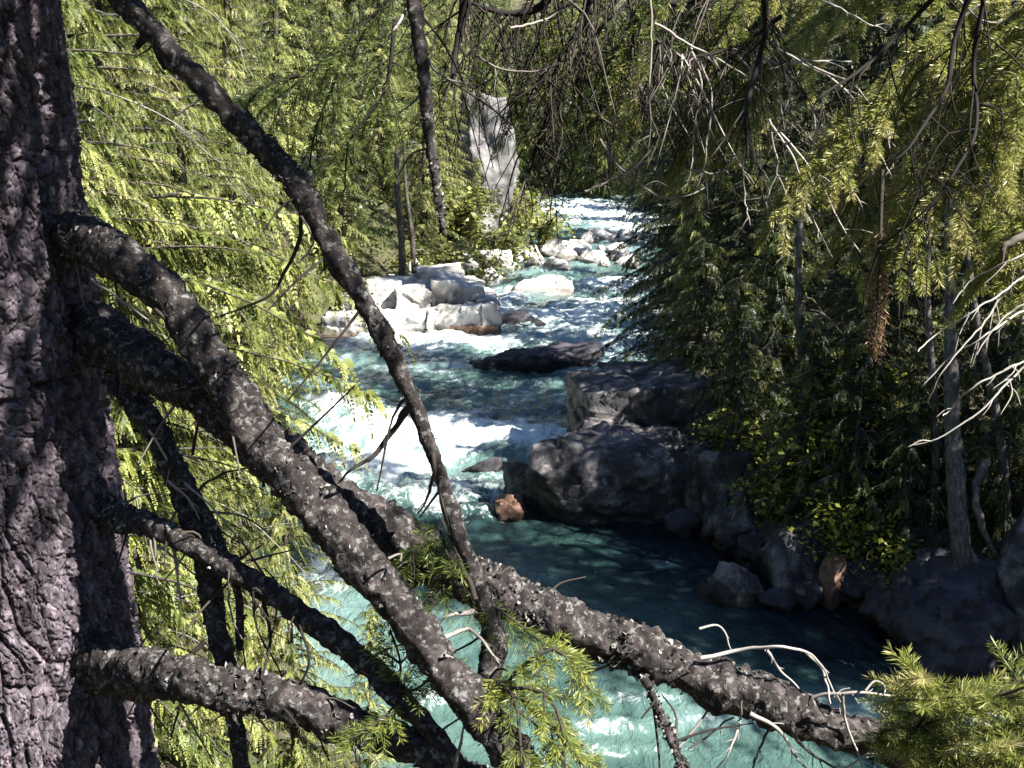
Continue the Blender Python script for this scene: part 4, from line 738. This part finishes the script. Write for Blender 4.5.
# the withered brown hanging spray
rs = np.random.RandomState(60); gn, gw = Geo(), Geo(); fir_spray(gn, gw, [P(882, 170, 3.5) - F2, P(880, 240, 3.5) - F2, P(878, 290, 3.5) - F2, P(876, 335, 3.5) - F2], rs, side=.05, every=.04, droop=1.8, nl=.028, wd=.0025, N=18, start=.35, shoot=.045, vmean=.6)
o = obj('withered_spray', gw.mesh('withered_spray', M['dead'], True), fir2); obj('needles', gn.mesh('needles', M['brown_needles']), o)
def twigs2(lst, d=3.6, r0=1.3, var=.9):
    for it in lst:
        g = Geo(); v = it[1] if len(it) > 1 else var; dd = it[2] if len(it) > 2 else d; rr = min(1.4, it[3]) if len(it) > 3 and it[3] < 4 else (it[3] if len(it) > 3 else r0)
        C = twig(g, [P(a, b_, dd + .05 * math.sin(k * 1.7 + b_)) - F2 for k, (a, b_) in enumerate(it[0])], rr / FPX * dd, rr * .45 / FPX * dd, 30, 6, v, .009); fork(g, C, dd, v, int(abs(lst[0][0][0][0] + it[0][0][1])) % 97); obj('dead_branch', g.mesh('dead_branch', M['dead'], True), fir2)
twigs2([([(1060, 345), (1024, 365), (985, 405), (945, 435), (908, 447)], .95, 3.2, 1.8), ([(1060, 345), (1024, 360), (975, 385), (948, 410), (942, 414)], .9, 3.2, 1.7), ([(1060, 290), (1024, 308), (985, 335), (950, 362), (920, 385)], .95, 3.3, 1.5), ([(1060, 260), (1024, 275), (975, 310), (935, 335), (918, 350)], .95, 3.3, 1.5), ([(1060, 240), (1024, 268), (1000, 300), (970, 340), (940, 375), (925, 400)], .85, 3.3, 1.8), ([(1060, 235), (1010, 260), (970, 280), (952, 303)], .8, 3.3, 1.6), ([(1045, 300), (1010, 310), (985, 340), (976, 358)], .9, 3.3, 1.6),
        ([(768, 70), (810, 60), (850, 62)], .95), ([(770, 45), (810, 68), (835, 80), (860, 110), (880, 150), (897, 195)], .9), ([(800, 60), (850, 85), (885, 130), (896, 190)], .8), ([(780, 130), (800, 155), (822, 190), (840, 225), (862, 256)], .95), ([(770, 120), (795, 160), (805, 200), (822, 235), (832, 258)], .9),
        ([(770, 130), (776, 165), (765, 200), (775, 240)], .8), ([(750, 130), (742, 165), (745, 200), (748, 225)], .8), ([(845, 175), (858, 200), (866, 218)], .8), ([(600, 140), (618, 165), (635, 182), (660, 197), (690, 195), (715, 182), (735, 158)], .7, 3.8, 2.2), ([(585, 192), (605, 182), (625, 172), (650, 150)], .7, 3.8, 1.8), ([(690, 170), (715, 175), (730, 172)], .7, 3.8, 1.6),
        ([(650, -20), (652, 40), (651, 90), (650, 160)], .72, 3.9, 2.6), ([(655, 25), (690, 45), (730, 68), (760, 90)], .9, 3.9, 2.2), ([(690, 45), (700, 80), (695, 130), (690, 180)], .8, 3.9, 2.0), ([(700, 60), (712, 100), (705, 160), (697, 190)], .8, 3.9, 1.8), ([(512, 30), (550, 18), (575, 0), (590, -20)], .8, 4.0, 2.2), ([(475, 58), (505, 70), (540, 72), (560, 62)], .7, 4.0, 1.8),
        ([(940, -20), (985, 20), (1040, 15)], .9), ([(980, 62), (1005, 68), (1030, 72)], .95), ([(820, 0), (860, 20), (885, 30)], .9), ([(1030, 235), (1005, 250), (1000, 262)], .5, 3.4, 5)])
# dark bare boughs with hanging twigs, close; shade is put into their dark colour
def drape(path, d, r, n, seed, ln=(.15, .45), var=(.02, .12), down=1.0, parent=None, spread=.4):
    var = (var[0] * .5, var[1])
    parent = parent or fir2; po = np.array(parent.location); rs = np.random.RandomState(seed); g = Geo(); C = spline([P(a, b_, d + .08 * math.sin(k * 1.3)) - po for k, (a, b_) in enumerate(path)], 40); C = C + np.stack([vnoise(C * 5 + seed, k) for k in range(3)], 1) * .015
    tube(g, C, np.linspace(r, r * .3, 40) / FPX * d, 8, .02, rough=.15, nscale=30)
    for k in range(n):
        i = rs.randint(2, 40); l = rs.uniform(*ln); e = np.array([rs.normal() * spread, rs.normal() * spread, -down * rs.uniform(.6, 1)]); q = rs.normal(size=3) * .12 * l; v = rs.uniform(*var)
        Q = twig(g, [C[i], C[i] + e * l * .4 + q, C[i] + e * l * .75 + q * .5 + (0, 0, -.1 * l), C[i] + e * l + (0, 0, -.15 * l)], rs.uniform(.7, 1.3) / FPX * d, .45 / FPX * d, 9, 4, v)
        for j in range(rs.randint(1, 4)):
            b_ = Q[rs.randint(2, 8)]; f_ = np.array([rs.normal() * .6, rs.normal() * .6, -rs.uniform(.2, .9)]) * l * .35; twig(g, [b_, b_ + f_ * .5 + (0, 0, .01), b_ + f_], .6 / FPX * d, .35 / FPX * d, 5, 3, v)
    return obj('dead_branch', g.mesh('dead_branch', M['dead'], True), parent)
drape([(980, -40), (955, 30), (945, 90), (915, 140), (895, 160)], 2.9, 3.5, 14, 71)
drape([(985, -40), (975, 60), (975, 110), (965, 155), (935, 205), (880, 245)], 2.9, 3, 16, 72)
drape([(950, -20), (900, 30), (855, 75), (820, 100), (812, 128)], 3.0, 3, 12, 73)
#drape([(880, -30), (830, 10), (800, 35), (770, 45)], 3.1, 7, 20, 74)
#drape([(1060, 20), (1015, 55), (975, 85), (960, 115)], 2.9, 4, 18, 75)
drape([(760, -30), (765, 30), (755, 80), (742, 120), (745, 160)], 3.2, 4, 16, 76)
drape([(730, -30), (690, 0), (640, -5), (590, -10), (540, -15)], 4.1, 4, 50, 77, (.2, .65), (.02, .5))
drape([(780, 20), (740, 45), (690, 55), (650, 30)], 4.0, 2.5, 55, 78, (.2, .6), (.1, .95))
drape([(560, -20), (540, 5), (500, 10), (450, -5)], 4.2, 5, 32, 79, (.25, .6), (.02, .3))
drape([(600, -30), (585, 20), (560, 60), (545, 85)], 4.0, 4, 34, 80, (.2, .5), (.02, .4))
drape([(470, -30), (465, 20), (458, 60), (452, 85)], 4.0, 6, 22, 81, (.15, .45), (.02, .2), parent=fir)
drape([(560, 90), (545, 120), (530, 160), (520, 200)], 4.2, 3, 16, 82, (.15, .4), (.02, .5))
drape([(640, 20), (630, 60), (615, 90), (600, 120)], 4.0, 3, 26, 83, (.15, .4), (.05, .6))
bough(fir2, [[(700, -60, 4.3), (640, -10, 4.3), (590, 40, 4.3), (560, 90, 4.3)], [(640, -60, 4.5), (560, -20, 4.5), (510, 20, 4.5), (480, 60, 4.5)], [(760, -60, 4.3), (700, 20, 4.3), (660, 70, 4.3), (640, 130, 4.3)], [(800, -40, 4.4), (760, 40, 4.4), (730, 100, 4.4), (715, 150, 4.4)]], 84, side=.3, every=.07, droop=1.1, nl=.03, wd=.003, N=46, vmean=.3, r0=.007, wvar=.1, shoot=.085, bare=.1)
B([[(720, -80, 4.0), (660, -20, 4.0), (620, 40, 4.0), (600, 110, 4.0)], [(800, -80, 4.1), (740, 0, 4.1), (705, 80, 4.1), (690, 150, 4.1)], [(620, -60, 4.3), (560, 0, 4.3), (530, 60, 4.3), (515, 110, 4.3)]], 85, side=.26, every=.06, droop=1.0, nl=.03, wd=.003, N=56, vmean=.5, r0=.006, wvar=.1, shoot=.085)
# crown above the picture
rs = np.random.RandomState(78); lf, wd_ = Geo(), Geo()
for k in range(26):
    h = rs.uniform(14.5, 18.5); az = k * 2.4 + rs.uniform(-.4, .4); L = np.interp(h, [9, 12, 19], [1.0, .95, .3]) * rs.uniform(.7, 1.05); (V, F, A), ax = Tm[rs.randint(4)]; ca, sa = math.cos(az), math.sin(az); Rm = np.array([[ca, -sa, 0], [sa, ca, 0], [0, 0, 1]]); base = np.array([0, 0, h - nz_])
    lf.add((V * L) @ Rm.T + base, F, A * .8); tube(wd_, (ax * L) @ Rm.T + base, np.linspace(.03, .006, 7), 6, .2, cap=False)
for k, (h, az, L) in enumerate([(10.5, -2.05, 1.3), (10.2, -2.3, 1.25)]):  # two unseen boughs added to dapple the big limb with shade
    (V, F, A), ax = Tm[k % 4]; ca, sa = math.cos(az), math.sin(az); Rm = np.array([[ca, -sa, 0], [sa, ca, 0], [0, 0, 1]]); base = np.array([0, 0, h - nz_]); lf.add((V * L) @ Rm.T + base, F, A * .8); tube(wd_, (ax * L) @ Rm.T + base, np.linspace(.03, .006, 7), 6, .2, cap=False)
obj('crown', lf.mesh('crown', M['far_leaf']), fir2); obj('upper_limbs', wd_.mesh('upper_limbs', M['limb_bark'], True), fir2)
